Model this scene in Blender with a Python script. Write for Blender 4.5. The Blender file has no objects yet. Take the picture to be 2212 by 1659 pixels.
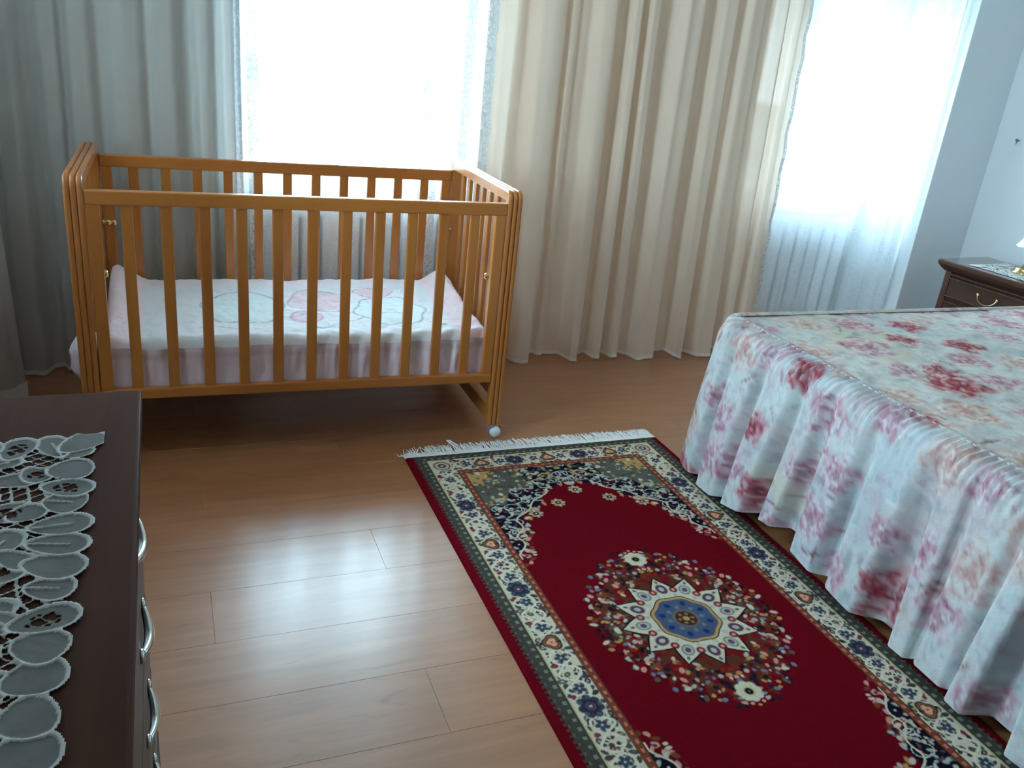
import bpy, bmesh, math, random
import numpy as np
from mathutils import Vector, Matrix

random.seed(7)
RNG = np.random.default_rng(11)
scene = bpy.context.scene
COL = scene.collection

# ------------------------------------------------------------------ camera, sky, exposure
CAM_F, CAM_YAW, CAM_PITCH, CAM_ROLL, CAM_H = 1834.5, 0.4103, 0.3846, -0.1078, 1.2974
cam_data = bpy.data.cameras.new('camera')
cam = bpy.data.objects.new('camera', cam_data)
COL.objects.link(cam)
cam_data.sensor_fit = 'HORIZONTAL'
cam_data.sensor_width = 36.0
cam_data.lens = 36.0 * CAM_F / 2212.0
cam_data.clip_start = 0.02
cam_data.clip_end = 300
_fw = Vector((math.sin(CAM_YAW) * math.cos(CAM_PITCH), math.cos(CAM_YAW) * math.cos(CAM_PITCH), -math.sin(CAM_PITCH)))
_rt = Vector((math.cos(CAM_YAW), -math.sin(CAM_YAW), 0))
_dn = _fw.cross(_rt)
_X = math.cos(CAM_ROLL) * _rt + math.sin(CAM_ROLL) * _dn
_Y = -math.sin(CAM_ROLL) * _rt + math.cos(CAM_ROLL) * _dn
_m = Matrix((_X, -_Y, -_fw)).transposed().to_4x4()
_m.translation = Vector((0, 0, CAM_H))
cam.matrix_world = _m
scene.camera = cam

SKY = 44.0
SUN = 0.0
EXPOSURE = 0.0
world = bpy.data.worlds.new('overcast_sky')
scene.world = world
world.use_nodes = True
wn, wl = world.node_tree.nodes, world.node_tree.links
wn.clear()
w_out = wn.new('ShaderNodeOutputWorld')
w_bg = wn.new('ShaderNodeBackground')
w_tc = wn.new('ShaderNodeTexCoord')
w_sep = wn.new('ShaderNodeSeparateXYZ')
w_rmp = wn.new('ShaderNodeValToRGB')
w_rmp.color_ramp.elements[0].position = 0.0
w_rmp.color_ramp.elements[0].color = (0.70, 0.88, 1.0, 1)
w_rmp.color_ramp.elements[1].position = 0.8
w_rmp.color_ramp.elements[1].color = (0.55, 0.80, 1.0, 1)
w_bg.inputs['Strength'].default_value = SKY
wl.new(w_tc.outputs['Generated'], w_sep.inputs[0])
wl.new(w_sep.outputs['Z'], w_rmp.inputs['Fac'])
wl.new(w_rmp.outputs['Color'], w_bg.inputs['Color'])
wl.new(w_bg.outputs['Background'], w_out.inputs['Surface'])

vs = scene.view_settings
scene.display_settings.display_device = 'sRGB'
vs.view_transform = 'Standard'
vs.look = 'None'
vs.gamma = 1.0
vs.use_curve_mapping = False
vs.exposure = EXPOSURE


def portal(name, loc, rot, sx, sy):
    ld = bpy.data.lights.new(name, 'AREA')
    ld.shape = 'RECTANGLE'
    ld.size, ld.size_y = sx, sy
    ld.cycles.is_portal = True
    o = bpy.data.objects.new(name, ld)
    o.location = loc
    o.rotation_euler = rot
    COL.objects.link(o)
    return o


# window openings (metres): x or y range, z range
W1 = (0.22, 1.20, 0.66, 2.25)
W2 = (2.52, 3.29, 0.66, 2.25)
W3 = (1.42, 2.82, 0.80, 2.25)      # in the left wall
YW = 3.45                           # inner face of the window wall
XL = -0.62                          # inner face of the left wall
XR = 3.62
YN = -2.2
ZC = 2.6
portal('window_daylight', ((W1[0] + W1[1]) / 2, YW + 0.33, 1.17), (-math.pi / 2, 0, 0), W1[1] - W1[0], 1.03)
portal('window_daylight', ((W2[0] + W2[1]) / 2, YW + 0.33, 1.17), (-math.pi / 2, 0, 0), W2[1] - W2[0], 1.03)
portal('window_daylight', (XL - 0.33, (W3[0] + W3[1]) / 2, 1.52), (0, -math.pi / 2, 0), 1.45, W3[1] - W3[0])
try:
    scene.cycles.transparent_max_bounces = 24
    scene.cycles.max_bounces = 14
    scene.cycles.diffuse_bounces = 8
    scene.cycles.transmission_bounces = 10
except Exception:
    pass


# ------------------------------------------------------------------ helpers: objects
def thing(name, label, cat, loc=(0, 0, 0), rz=0.0, group=None):
    o = bpy.data.objects.new(name, None)
    COL.objects.link(o)
    o.location = loc
    o.rotation_euler = (0, 0, rz)
    o.empty_display_size = 0.05
    tag(o, label, cat, group)
    return o


def tag(o, label, cat, group=None):
    o['label'] = label
    o['category'] = cat
    if group:
        o['group'] = group
    return o


def link(name, me, mat, parent=None, smooth=False, loc=None, rot=None):
    o = bpy.data.objects.new(name, me)
    COL.objects.link(o)
    if mat is not None:
        if not me.materials:
            me.materials.append(mat)
    if parent is not None:
        o.parent = parent
    if loc is not None:
        o.location = loc
    if rot is not None:
        o.rotation_euler = rot
    if smooth:
        me.polygons.foreach_set('use_smooth', np.ones(len(me.polygons), dtype=bool))
    return o


def bm_obj(name, bm, mat, parent=None, smooth=False, loc=None, rot=None):
    me = bpy.data.meshes.new(name)
    bmesh.ops.recalc_face_normals(bm, faces=bm.faces)
    bm.to_mesh(me)
    bm.free()
    return link(name, me, mat, parent, smooth, loc, rot)


def add_box(bm, x0, x1, y0, y1, z0, z1, bev=0.0, seg=2):
    r = bmesh.ops.create_cube(bm, size=1.0)
    vs_ = r['verts']
    for v in vs_:
        v.co = Vector(((x0 + x1) / 2 + v.co.x * (x1 - x0), (y0 + y1) / 2 + v.co.y * (y1 - y0), (z0 + z1) / 2 + v.co.z * (z1 - z0)))
    if bev > 0:
        es = set()
        for v in vs_:
            es.update(v.link_edges)
        bmesh.ops.bevel(bm, geom=list(es), offset=bev, segments=seg, profile=0.6, affect='EDGES')
    return bm


def box(name, x0, x1, y0, y1, z0, z1, mat, parent=None, bev=0.0, seg=2, smooth=False):
    return bm_obj(name, add_box(bmesh.new(), x0, x1, y0, y1, z0, z1, bev, seg), mat, parent, smooth)


def add_lathe(bm, prof, center=(0, 0, 0), seg=24, axis='z'):
    rings = []
    for (r, h) in prof:
        ring = []
        for k in range(seg):
            a = 2 * math.pi * k / seg
            if axis == 'z':
                p = (center[0] + r * math.cos(a), center[1] + r * math.sin(a), center[2] + h)
            elif axis == 'x':
                p = (center[0] + h, center[1] + r * math.cos(a), center[2] + r * math.sin(a))
            else:
                p = (center[0] + r * math.cos(a), center[1] + h, center[2] + r * math.sin(a))
            ring.append(bm.verts.new(p))
        rings.append(ring)
    for i in range(len(rings) - 1):
        for k in range(seg):
            bm.faces.new((rings[i][k], rings[i][(k + 1) % seg], rings[i + 1][(k + 1) % seg], rings[i + 1][k]))
    for ring in (rings[0], rings[-1]):
        try:
            bm.faces.new(ring)
        except ValueError:
            pass
    return bm


def add_tube(bm, pts, rad, seg=8, caps=True):
    pts = [Vector(p) for p in pts]
    n = len(pts)
    rads = rad if isinstance(rad, (list, tuple)) else [rad] * n
    rings = []
    up = Vector((0, 0, 1))
    for i, p in enumerate(pts):
        t = (pts[min(i + 1, n - 1)] - pts[max(i - 1, 0)]).normalized()
        if abs(t.dot(up)) > 0.95:
            up = Vector((1, 0, 0))
        s = t.cross(up).normalized()
        u = s.cross(t).normalized()
        up = u
        rings.append([bm.verts.new(p + rads[i] * (math.cos(2 * math.pi * k / seg) * s + math.sin(2 * math.pi * k / seg) * u)) for k in range(seg)])
    for i in range(n - 1):
        for k in range(seg):
            bm.faces.new((rings[i][k], rings[i][(k + 1) % seg], rings[i + 1][(k + 1) % seg], rings[i + 1][k]))
    if caps:
        bm.faces.new(rings[0])
        bm.faces.new(rings[-1])
    return bm


def grid_mesh(name, P, cols=None, mask=None, closed_u=False):
    """P: (n, m, 3) points -> quad mesh; cols (n, m, 3) -> colour attribute; mask (n-1, m-1) keeps faces."""
    n, m = P.shape[:2]
    idx = np.arange(n * m).reshape(n, m)
    a = idx[:-1, :-1]; b = idx[1:, :-1]; c = idx[1:, 1:]; d = idx[:-1, 1:]
    F = np.stack([a, b, c, d], -1).reshape(-1, 4)
    if mask is not None:
        F = F[mask.reshape(-1)]
    V = P.reshape(-1, 3)
    Cc = None if cols is None else cols.reshape(-1, cols.shape[-1])
    if mask is not None:
        used = np.unique(F)
        remap = -np.ones(n * m, dtype=np.int64)
        remap[used] = np.arange(len(used))
        F = remap[F]
        V = V[used]
        if Cc is not None:
            Cc = Cc[used]
    return raw_mesh(name, V, F, Cc)


def raw_mesh(name, V, F, Cc=None):
    me = bpy.data.meshes.new(name)
    me.vertices.add(len(V))
    me.vertices.foreach_set('co', np.ascontiguousarray(V, dtype=np.float32).reshape(-1))
    k = F.shape[1]
    me.loops.add(len(F) * k)
    me.loops.foreach_set('vertex_index', np.ascontiguousarray(F, dtype=np.int32).reshape(-1))
    me.polygons.add(len(F))
    me.polygons.foreach_set('loop_start', np.arange(0, len(F) * k, k, dtype=np.int32))
    try:
        me.polygons.foreach_set('loop_total', np.full(len(F), k, dtype=np.int32))
    except Exception:
        pass
    me.update(calc_edges=True)
    me.validate()
    if Cc is not None:
        at = me.color_attributes.new('Col', 'FLOAT_COLOR', 'POINT')
        rgba = np.ones((len(V), 4), dtype=np.float32)
        rgba[:, :3] = Cc[:, :3]
        at.data.foreach_set('color', rgba.reshape(-1))
    return me


def dup(root, name=None):
    r = root.copy()
    COL.objects.link(r)
    for ch in list(root.children):
        c = ch.copy()
        COL.objects.link(c)
        c.parent = r
        for g in list(ch.children):
            d = g.copy()
            COL.objects.link(d)
            d.parent = c
    return r


# ------------------------------------------------------------------ helpers: noise and painting (numpy)
def s2l(c):
    c = np.asarray(c, dtype=np.float64) / 255.0
    return np.where(c <= 0.04045, c / 12.92, ((c + 0.055) / 1.055) ** 2.4)


def sstep(a, b, x):
    t = np.clip((x - a) / (b - a), 0, 1)
    return t * t * (3 - 2 * t)


_NT = np.random.default_rng(5).random((64, 64))


def vnoise(x, y, s=1.0, off=0.0):
    x = np.asarray(x) * s + off; y = np.asarray(y) * s + off * 1.7
    xi = np.floor(x).astype(int); yi = np.floor(y).astype(int)
    fx = x - xi; fy = y - yi
    fx = fx * fx * (3 - 2 * fx); fy = fy * fy * (3 - 2 * fy)
    g = lambda i, j: _NT[i % 64, j % 64]
    return (g(xi, yi) * (1 - fx) * (1 - fy) + g(xi + 1, yi) * fx * (1 - fy) + g(xi, yi + 1) * (1 - fx) * fy + g(xi + 1, yi + 1) * fx * fy)


def fbm(x, y, s=1.0, off=0.0, oct=3):
    r = 0; a = 0.5; t = 0
    for k in range(oct):
        r = r + a * vnoise(x, y, s * 2 ** k, off + 13.1 * k); t += a; a *= 0.5
    return r / t


class Painter:
    """A little raster in metres, painted with discs, ellipses and strokes; colours linear."""

    def __init__(self, x0, x1, y0, y1, step, base):
        self.x0, self.y0, self.st = x0, y0, step
        self.nx = int(round((x1 - x0) / step)) + 1
        self.ny = int(round((y1 - y0) / step)) + 1
        self.img = np.empty((self.nx, self.ny, 3)); self.img[:] = base
        self.X, self.Y = np.meshgrid(x0 + np.arange(self.nx) * step, y0 + np.arange(self.ny) * step, indexing='ij')

    def win(self, cx, cy, r):
        i0 = max(int((cx - r - self.x0) / self.st), 0); i1 = min(int((cx + r - self.x0) / self.st) + 2, self.nx)
        j0 = max(int((cy - r - self.y0) / self.st), 0); j1 = min(int((cy + r - self.y0) / self.st) + 2, self.ny)
        if i0 >= i1 or j0 >= j1:
            return None
        return slice(i0, i1), slice(j0, j1)

    def blend(self, sl, a, col):
        a = a[..., None]
        self.img[sl] = self.img[sl] * (1 - a) + np.asarray(col) * a

    def disc(self, cx, cy, r, col, asp=1.0, ang=0.0, soft=0.35, al=1.0):
        w = self.win(cx, cy, r * max(1, asp))
        if w is None:
            return
        dx = self.X[w] - cx; dy = self.Y[w] - cy
        c, s = math.cos(ang), math.sin(ang)
        u = (dx * c + dy * s) / asp; v = -dx * s + dy * c
        d = np.sqrt(u * u + v * v) / r
        self.blend(w, al * (1 - sstep(1 - soft, 1 + soft * 0.3, d)), col)

    def stroke(self, pts, wd, col, al=1.0):
        for i in range(len(pts) - 1):
            (xa, ya), (xb, yb) = pts[i], pts[i + 1]
            cx, cy = (xa + xb) / 2, (ya + yb) / 2
            L = math.hypot(xb - xa, yb - ya)
            w = self.win(cx, cy, L / 2 + wd * 1.5)
            if w is None:
                continue
            dx = self.X[w] - xa; dy = self.Y[w] - ya
            t = np.clip((dx * (xb - xa) + dy * (yb - ya)) / max(L * L, 1e-12), 0, 1)
            d = np.hypot(dx - t * (xb - xa), dy - t * (yb - ya)) / wd
            self.blend(w, al * (1 - sstep(0.7, 1.3, d)), col)

    def sample(self, X, Y):
        u = np.clip((X - self.x0) / self.st, 0, self.nx - 1.001); v = np.clip((Y - self.y0) / self.st, 0, self.ny - 1.001)
        i = u.astype(int); j = v.astype(int); fx = (u - i)[..., None]; fy = (v - j)[..., None]
        g = self.img
        return g[i, j] * (1 - fx) * (1 - fy) + g[i + 1, j] * fx * (1 - fy) + g[i, j + 1] * (1 - fx) * fy + g[i + 1, j + 1] * fx * fy


# ------------------------------------------------------------------ helpers: materials
def new_mat(name):
    m = bpy.data.materials.new(name)
    m.use_nodes = True
    nt = m.node_tree
    b = nt.nodes['Principled BSDF']
    return m, nt, b


def plain(name, col, rough=0.5, metal=0.0, spec=0.5, bump=0.0, bscale=80.0, var=0.0):
    m, nt, b = new_mat(name)
    c = tuple(s2l(col)) + (1,)
    b.inputs['Base Color'].default_value = c
    b.inputs['Roughness'].default_value = rough
    b.inputs['Metallic'].default_value = metal
    b.inputs['Specular IOR Level'].default_value = spec
    if bump or var:
        tc = nt.nodes.new('ShaderNodeTexCoord')
        nz = nt.nodes.new('ShaderNodeTexNoise')
        nz.inputs['Scale'].default_value = bscale
        nz.inputs['Detail'].default_value = 4
        nt.links.new(tc.outputs['Object'], nz.inputs['Vector'])
        if bump:
            bp = nt.nodes.new('ShaderNodeBump')
            bp.inputs['Strength'].default_value = bump
            bp.inputs['Distance'].default_value = 0.004
            nt.links.new(nz.outputs['Fac'], bp.inputs['Height'])
            nt.links.new(bp.outputs['Normal'], b.inputs['Normal'])
        if var:
            mx = nt.nodes.new('ShaderNodeMix'); mx.data_type = 'RGBA'
            mx.inputs['A'].default_value = tuple(np.array(c[:3]) * (1 - var)) + (1,)
            mx.inputs['B'].default_value = tuple(np.minimum(np.array(c[:3]) * (1 + var), 1)) + (1,)
            nt.links.new(nz.outputs['Fac'], mx.inputs['Factor'])
            nt.links.new(mx.outputs['Result'], b.inputs['Base Color'])
    return m


def wood(name, ca, cb, scale=(3, 40, 40), rough=0.35, coat=0.0, coat_rough=0.15, rnd=0.0, knots=0.0, bump=0.05):
    m, nt, b = new_mat(name)
    N, L = nt.nodes, nt.links
    tc = N.new('ShaderNodeTexCoord')
    mp = N.new('ShaderNodeMapping')
    mp.inputs['Scale'].default_value = scale
    oi = N.new('ShaderNodeObjectInfo')
    add = N.new('ShaderNodeVectorMath'); add.operation = 'MULTIPLY_ADD'
    add.inputs[1].default_value = (37.0, 19.0, 23.0)
    L.new(oi.outputs['Random'], add.inputs[0])
    L.new(tc.outputs['Object'], add.inputs[2])
    L.new(add.outputs[0], mp.inputs['Vector'])
    nz = N.new('ShaderNodeTexNoise')
    nz.inputs['Scale'].default_value = 1.0
    nz.inputs['Detail'].default_value = 7
    nz.inputs['Roughness'].default_value = 0.62
    nz.inputs['Distortion'].default_value = 0.6
    L.new(mp.outputs[0], nz.inputs['Vector'])
    rp = N.new('ShaderNodeValToRGB')
    rp.color_ramp.elements[0].position = 0.3; rp.color_ramp.elements[0].color = tuple(s2l(ca)) + (1,)
    rp.color_ramp.elements[1].position = 0.7; rp.color_ramp.elements[1].color = tuple(s2l(cb)) + (1,)
    L.new(nz.outputs['Fac'], rp.inputs['Fac'])
    out = rp.outputs['Color']
    if knots:
        mk = N.new('ShaderNodeMapping'); mk.inputs['Scale'].default_value = (scale[0] * 1.6, scale[1] * 0.55, scale[2])
        L.new(add.outputs[0], mk.inputs['Vector'])
        vz = N.new('ShaderNodeTexNoise'); vz.inputs['Scale'].default_value = 1.3; vz.inputs['Detail'].default_value = 2; vz.inputs['Distortion'].default_value = 1.5
        L.new(mk.outputs[0], vz.inputs['Vector'])
        r2 = N.new('ShaderNodeValToRGB')
        r2.color_ramp.elements[0].position = 0.66; r2.color_ramp.elements[0].color = (0, 0, 0, 1)
        r2.color_ramp.elements[1].position = 0.78; r2.color_ramp.elements[1].color = (knots, knots, knots, 1)
        L.new(vz.outputs['Fac'], r2.inputs['Fac'])
        mk2 = N.new('ShaderNodeMix'); mk2.data_type = 'RGBA'
        mk2.inputs['B'].default_value = tuple(s2l(ca) * 0.45) + (1,)
        L.new(r2.outputs['Color'], mk2.inputs['Factor']); L.new(out, mk2.inputs['A'])
        out = mk2.outputs['Result']
    if rnd:
        hs = N.new('ShaderNodeHueSaturation')
        mr = N.new('ShaderNodeMapRange')
        mr.inputs['To Min'].default_value = 1 - rnd; mr.inputs['To Max'].default_value = 1 + rnd
        L.new(oi.outputs['Random'], mr.inputs['Value'])
        L.new(mr.outputs[0], hs.inputs['Value'])
        L.new(out, hs.inputs['Color'])
        out = hs.outputs['Color']
    L.new(out, b.inputs['Base Color'])
    b.inputs['Roughness'].default_value = rough
    if coat:
        b.inputs['Coat Weight'].default_value = coat
        b.inputs['Coat Roughness'].default_value = coat_rough
    if bump:
        bp = N.new('ShaderNodeBump'); bp.inputs['Strength'].default_value = bump; bp.inputs['Distance'].default_value = 0.003
        L.new(nz.outputs['Fac'], bp.inputs['Height']); L.new(bp.outputs['Normal'], b.inputs['Normal'])
    return m


def vcol(name, rough=0.9, spec=0.15, bump=0.25, bscale=500, sheen=0.0, dist=0.001):
    m, nt, b = new_mat(name)
    N, L = nt.nodes, nt.links
    at = N.new('ShaderNodeAttribute'); at.attribute_name = 'Col'
    L.new(at.outputs['Color'], b.inputs['Base Color'])
    b.inputs['Roughness'].default_value = rough
    b.inputs['Specular IOR Level'].default_value = spec
    b.inputs['Sheen Weight'].default_value = sheen
    if bump:
        tc = N.new('ShaderNodeTexCoord'); nz = N.new('ShaderNodeTexNoise')
        nz.inputs['Scale'].default_value = bscale; nz.inputs['Detail'].default_value = 3
        L.new(tc.outputs['Object'], nz.inputs['Vector'])
        bp = N.new('ShaderNodeBump'); bp.inputs['Strength'].default_value = bump; bp.inputs['Distance'].default_value = dist
        L.new(nz.outputs['Fac'], bp.inputs['Height']); L.new(bp.outputs['Normal'], b.inputs['Normal'])
    return m


def sheer(name, col, open_lo, open_hi, trans=0.5, scale=220.0, aniso=(1, 1, 0.6), lace=None):
    """Woven sheer cloth: transparent gaps between threads, diffuse and translucent threads. lace = (scale, threshold) adds closed motifs."""
    m = bpy.data.materials.new(name); m.use_nodes = True
    nt = m.node_tree; N, L = nt.nodes, nt.links
    N.clear()
    out = N.new('ShaderNodeOutputMaterial')
    c = tuple(s2l(col)) + (1,)
    d = N.new('ShaderNodeBsdfDiffuse'); d.inputs['Color'].default_value = c
    t = N.new('ShaderNodeBsdfTranslucent'); t.inputs['Color'].default_value = c
    ds = N.new('ShaderNodeMixShader'); ds.inputs['Fac'].default_value = trans
    L.new(d.outputs[0], ds.inputs[1]); L.new(t.outputs[0], ds.inputs[2])
    tr = N.new('ShaderNodeBsdfTransparent')
    tc = N.new('ShaderNodeTexCoord'); mp = N.new('ShaderNodeMapping'); mp.inputs['Scale'].default_value = aniso
    L.new(tc.outputs['Object'], mp.inputs['Vector'])
    nz = N.new('ShaderNodeTexNoise'); nz.inputs['Scale'].default_value = scale; nz.inputs['Detail'].default_value = 2; nz.inputs['Distortion'].default_value = 1.2
    L.new(mp.outputs[0], nz.inputs['Vector'])
    mr = N.new('ShaderNodeMapRange')
    mr.inputs['From Min'].default_value = 0.38; mr.inputs['From Max'].default_value = 0.62
    mr.inputs['To Min'].default_value = open_lo; mr.inputs['To Max'].default_value = open_hi
    L.new(nz.outputs['Fac'], mr.inputs['Value'])
    fac = mr.outputs[0]
    if lace:
        vz = N.new('ShaderNodeTexVoronoi'); vz.inputs['Scale'].default_value = lace[0]; vz.feature = 'DISTANCE_TO_EDGE'
        L.new(mp.outputs[0], vz.inputs['Vector'])
        m2 = N.new('ShaderNodeMapRange')
        m2.inputs['From Min'].default_value = lace[1] * 0.6; m2.inputs['From Max'].default_value = lace[1]
        m2.inputs['To Min'].default_value = 0.06; m2.inputs['To Max'].default_value = 1.0
        L.new(vz.outputs['Distance'], m2.inputs['Value'])
        mu = N.new('ShaderNodeMath'); mu.operation = 'MULTIPLY'
        L.new(fac, mu.inputs[0]); L.new(m2.outputs[0], mu.inputs[1])
        fac = mu.outputs[0]
    mx = N.new('ShaderNodeMixShader')
    L.new(fac, mx.inputs['Fac']); L.new(ds.outputs[0], mx.inputs[1]); L.new(tr.outputs[0], mx.inputs[2])
    L.new(mx.outputs[0], out.inputs['Surface'])
    return m


M = {}
M['wall'] = plain('wall_paint', (228, 235, 240), 0.75, bump=0.05, bscale=160)
M['wall_w'] = plain('window_wall_paint', (240, 230, 210), 0.8, bump=0.05, bscale=160)
M['wall_dark'] = plain('near_wall_paint', (120, 100, 84), 0.7)  # unseen wall behind the camera, darkened to cut bounced light in the room
M['ceil'] = plain('ceiling_paint', (235, 233, 228), 0.8)
M['floor'] = wood('laminate_floor', (150, 94, 56), (172, 114, 74), scale=(2.2, 26, 26), rough=0.45, coat=1.0, coat_rough=0.29, rnd=0.02, knots=0.5, bump=0.0)
M['floor'].node_tree.nodes['Principled BSDF'].inputs['Coat IOR'].default_value = 1.68
M['subfloor'] = plain('floor_gap', (140, 96, 62), 0.8)
M['oak'] = wood('honey_beech', (168, 98, 42), (189, 120, 55), scale=(9, 9, 1.2), rough=0.32, coat=0.35, coat_rough=0.18, bump=0.02)
M['oak_x'] = wood('honey_beech_long', (168, 98, 42), (189, 120, 55), scale=(1.2, 9, 9), rough=0.32, coat=0.35, coat_rough=0.18, bump=0.02)
M['walnut'] = wood('dark_walnut', (52, 31, 23), (68, 43, 32), scale=(30, 2.0, 30), rough=0.48, coat=0.0, coat_rough=0.25, bump=0.02)
M['walnut_top'] = wood('dark_walnut_top', (62, 34, 24), (74, 43, 31), scale=(30, 2.0, 30), rough=0.6, bump=0.0)
M['walnut_top'].node_tree.nodes['Principled BSDF'].inputs['Specular IOR Level'].default_value = 0.05
M['walnut_edge'] = wood('walnut_edge', (66, 42, 32), (84, 57, 46), scale=(30, 2.0, 30), rough=0.25, coat=1.0, coat_rough=0.12, bump=0.0)
M['brass'] = plain('polished_brass', (222, 194, 140), 0.18, metal=1.0)
M['chrome'] = plain('satin_chrome', (200, 205, 205), 0.18, metal=1.0)
M['white_pvc'] = plain('white_window_frame', (240, 242, 244), 0.35)
M['radiator'] = plain('white_enamel', (236, 240, 242), 0.35)
M['white_plastic'] = plain('white_caster_plastic', (225, 228, 226), 0.3)
M['grey_plastic'] = plain('grey_caster_plastic', (120, 128, 134), 0.35)
M['red_plastic'] = plain('red_lever_plastic', (160, 30, 40), 0.4)
M['linen'] = plain('white_lace_linen', (176, 176, 174), 0.85, spec=0.1, bump=0.25, bscale=900)
M['cord'] = plain('white_lace_cord', (205, 206, 203), 0.8, spec=0.1, bump=0.3, bscale=1400)
M['fringe'] = plain('cotton_fringe', (226, 222, 218), 0.9, spec=0.1)
M['rug'] = vcol('woven_rug_pile', 0.95, 0.02, 0.6, 700, sheen=0.0, dist=0.002)
M['bedcloth'] = vcol('floral_quilted_cotton', 0.92, 0.03, 0.35, 90, dist=0.004)
M['quilt'] = vcol('baby_quilt_cotton', 0.85, 0.15, 0.25, 120, dist=0.003)
M['milk_glass'] = plain('white_lamp_glass', (240, 240, 238), 0.15)
M['facade'] = plain('pale_render_facade', (214, 214, 205), 0.85, var=0.06, bscale=2)
M['facade_win'] = plain('facade_window_glass', (70, 92, 98), 0.15)
M['ground_out'] = plain('asphalt_yard', (130, 134, 128), 0.9, var=0.1, bscale=3)
M['leafgreen'] = plain('tree_leaves', (84, 120, 92), 0.8, var=0.3, bscale=6)
M['bark'] = plain('tree_bark', (90, 74, 60), 0.9)
m, nt, b = new_mat('window_glass')
nt.nodes.remove(b)
gt = nt.nodes.new('ShaderNodeBsdfTransparent'); gt.inputs['Color'].default_value = (0.94, 0.98, 0.98, 1)
gg = nt.nodes.new('ShaderNodeBsdfGlossy'); gg.inputs['Roughness'].default_value = 0.02
fr = nt.nodes.new('ShaderNodeFresnel'); fr.inputs['IOR'].default_value = 1.45
gm = nt.nodes.new('ShaderNodeMixShader')
nt.links.new(fr.outputs[0], gm.inputs['Fac']); nt.links.new(gt.outputs[0], gm.inputs[1]); nt.links.new(gg.outputs[0], gm.inputs[2])
nt.links.new(gm.outputs[0], nt.nodes['Material Output'].inputs['Surface'])
M['glass'] = m
M['sheer_fold'] = sheer('gathered_sheer_voile', (240, 222, 205), 0.0, 0.012, trans=0.26, scale=300)
M['sheer_grey'] = sheer('gathered_grey_voile', (204, 202, 198), 0.0, 0.012, trans=0.30, scale=300)
M['sheer_flat'] = sheer('fine_window_sheer', (240, 249, 255), 0.58, 0.66, trans=0.68, scale=300)
M['lace_edge'] = sheer('lace_border', (228, 236, 242), 0.10, 0.50, trans=0.12, scale=200, lace=(70, 0.13))
M['hem'] = sheer('double_hem', (246, 242, 236), 0.0, 0.02, trans=0.12, scale=170)


def structure(o):
    o['kind'] = 'structure'
    return o


# ------------------------------------------------------------------ room shell
def wall_with_holes(name, axis, c0, c1, a0, a1, z0, z1, holes, mat):
    """Wall slab between c0..c1 across, a0..a1 along, with rectangular openings (a_lo, a_hi, z_lo, z_hi)."""
    bm = bmesh.new()

    def seg(u0, u1, w0, w1):
        if u1 - u0 < 1e-4 or w1 - w0 < 1e-4:
            return
        if axis == 'x':
            add_box(bm, u0, u1, c0, c1, w0, w1)
        else:
            add_box(bm, c0, c1, u0, u1, w0, w1)
    cur = a0
    for (h0, h1, k0, k1) in sorted(holes):
        seg(cur, h0, z0, z1)
        seg(h0, h1, z0, k0)
        seg(h0, h1, k1, z1)
        cur = h1
    seg(cur, a1, z0, z1)
    return structure(bm_obj(name, bm, mat))


TH = 0.32
wall_with_holes('wall_far', 'x', YW, YW + TH, XL - TH, XR + TH, -0.05, ZC + 0.1, [W1, W2], M['wall_w'])
wall_with_holes('wall_left', 'y', XL - TH, XL, YN - TH, YW, -0.05, ZC + 0.1, [W3], M['wall'])
structure(box('wall_right', XR, XR + TH, YN - TH, YW, -0.05, ZC + 0.1, M['wall']))
structure(box('wall_near', XL, XR, YN - TH, YN, -0.05, ZC + 0.1, M['wall_dark']))
structure(box('ceiling', XL - TH, XR + TH, YN - TH, YW + TH, ZC, ZC + 0.1, M['ceil']))
structure(box('wall_pillar', 3.295, XR, 3.0, YW, 0, ZC, M['wall'], bev=0.004))
structure(box('baseboard_right', XR - 0.014, XR, YN, 3.0, 0.0, 0.075, M['walnut'], bev=0.003))
structure(box('baseboard_far', XL, 3.295, YW - 0.014, YW, 0.0, 0.075, M['oak_x'], bev=0.003))
structure(box('baseboard_left', XL, XL + 0.014, YN, YW - 0.014, 0.0, 0.075, M['oak_x'], bev=0.003))

# floor: a slab that carries every laminate plank
floor = structure(box('floor', XL - 0.02, XR + 0.02, YN - 0.02, YW + 0.02, -0.05, -0.009, M['subfloor']))
PW, PL = 0.192, 1.285
pb = bmesh.new()
add_box(pb, 0.0, PL - 0.0003, 0.0, PW - 0.0003, -0.009, 0.0, bev=0.0004, seg=1)
plank_me = bpy.data.meshes.new('plank')
pb.to_mesh(plank_me); pb.free()
plank_me.materials.append(M['floor'])
short_cache = {}


def plank(x0, x1, y0, y1):
    key = (round(x1 - x0, 4), round(y1 - y0, 4))
    if abs(key[0] - PL) < 1e-3 and abs(key[1] - PW) < 1e-3:
        me = plank_me
    else:
        if key not in short_cache:
            q = bmesh.new()
            add_box(q, 0, x1 - x0 - 0.0003, 0, y1 - y0 - 0.0003, -0.009, 0, bev=0.0004, seg=1)
            me2 = bpy.data.meshes.new('plank'); q.to_mesh(me2); q.free(); me2.materials.append(M['floor'])
            short_cache[key] = me2
        me = short_cache[key]
    o = bpy.data.objects.new('plank', me)
    COL.objects.link(o); o.parent = floor; o.location = (x0, y0, 0)


row = 0
yy = 1.225 - PW * 18
while yy < YW:
    a = max(yy, YN); bq = min(yy + PW, YW)
    if bq - a > 0.01:
        st = 0.482 - PL * 3 + ((row - 18) * 0.43) % PL
        while st < XR:
            xa = max(st, XL); xb = min(st + PL, XR)
            if xb - xa > 0.01:
                plank(xa, xb, a, bq)
            st += PL
    yy += PW; row += 1


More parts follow.
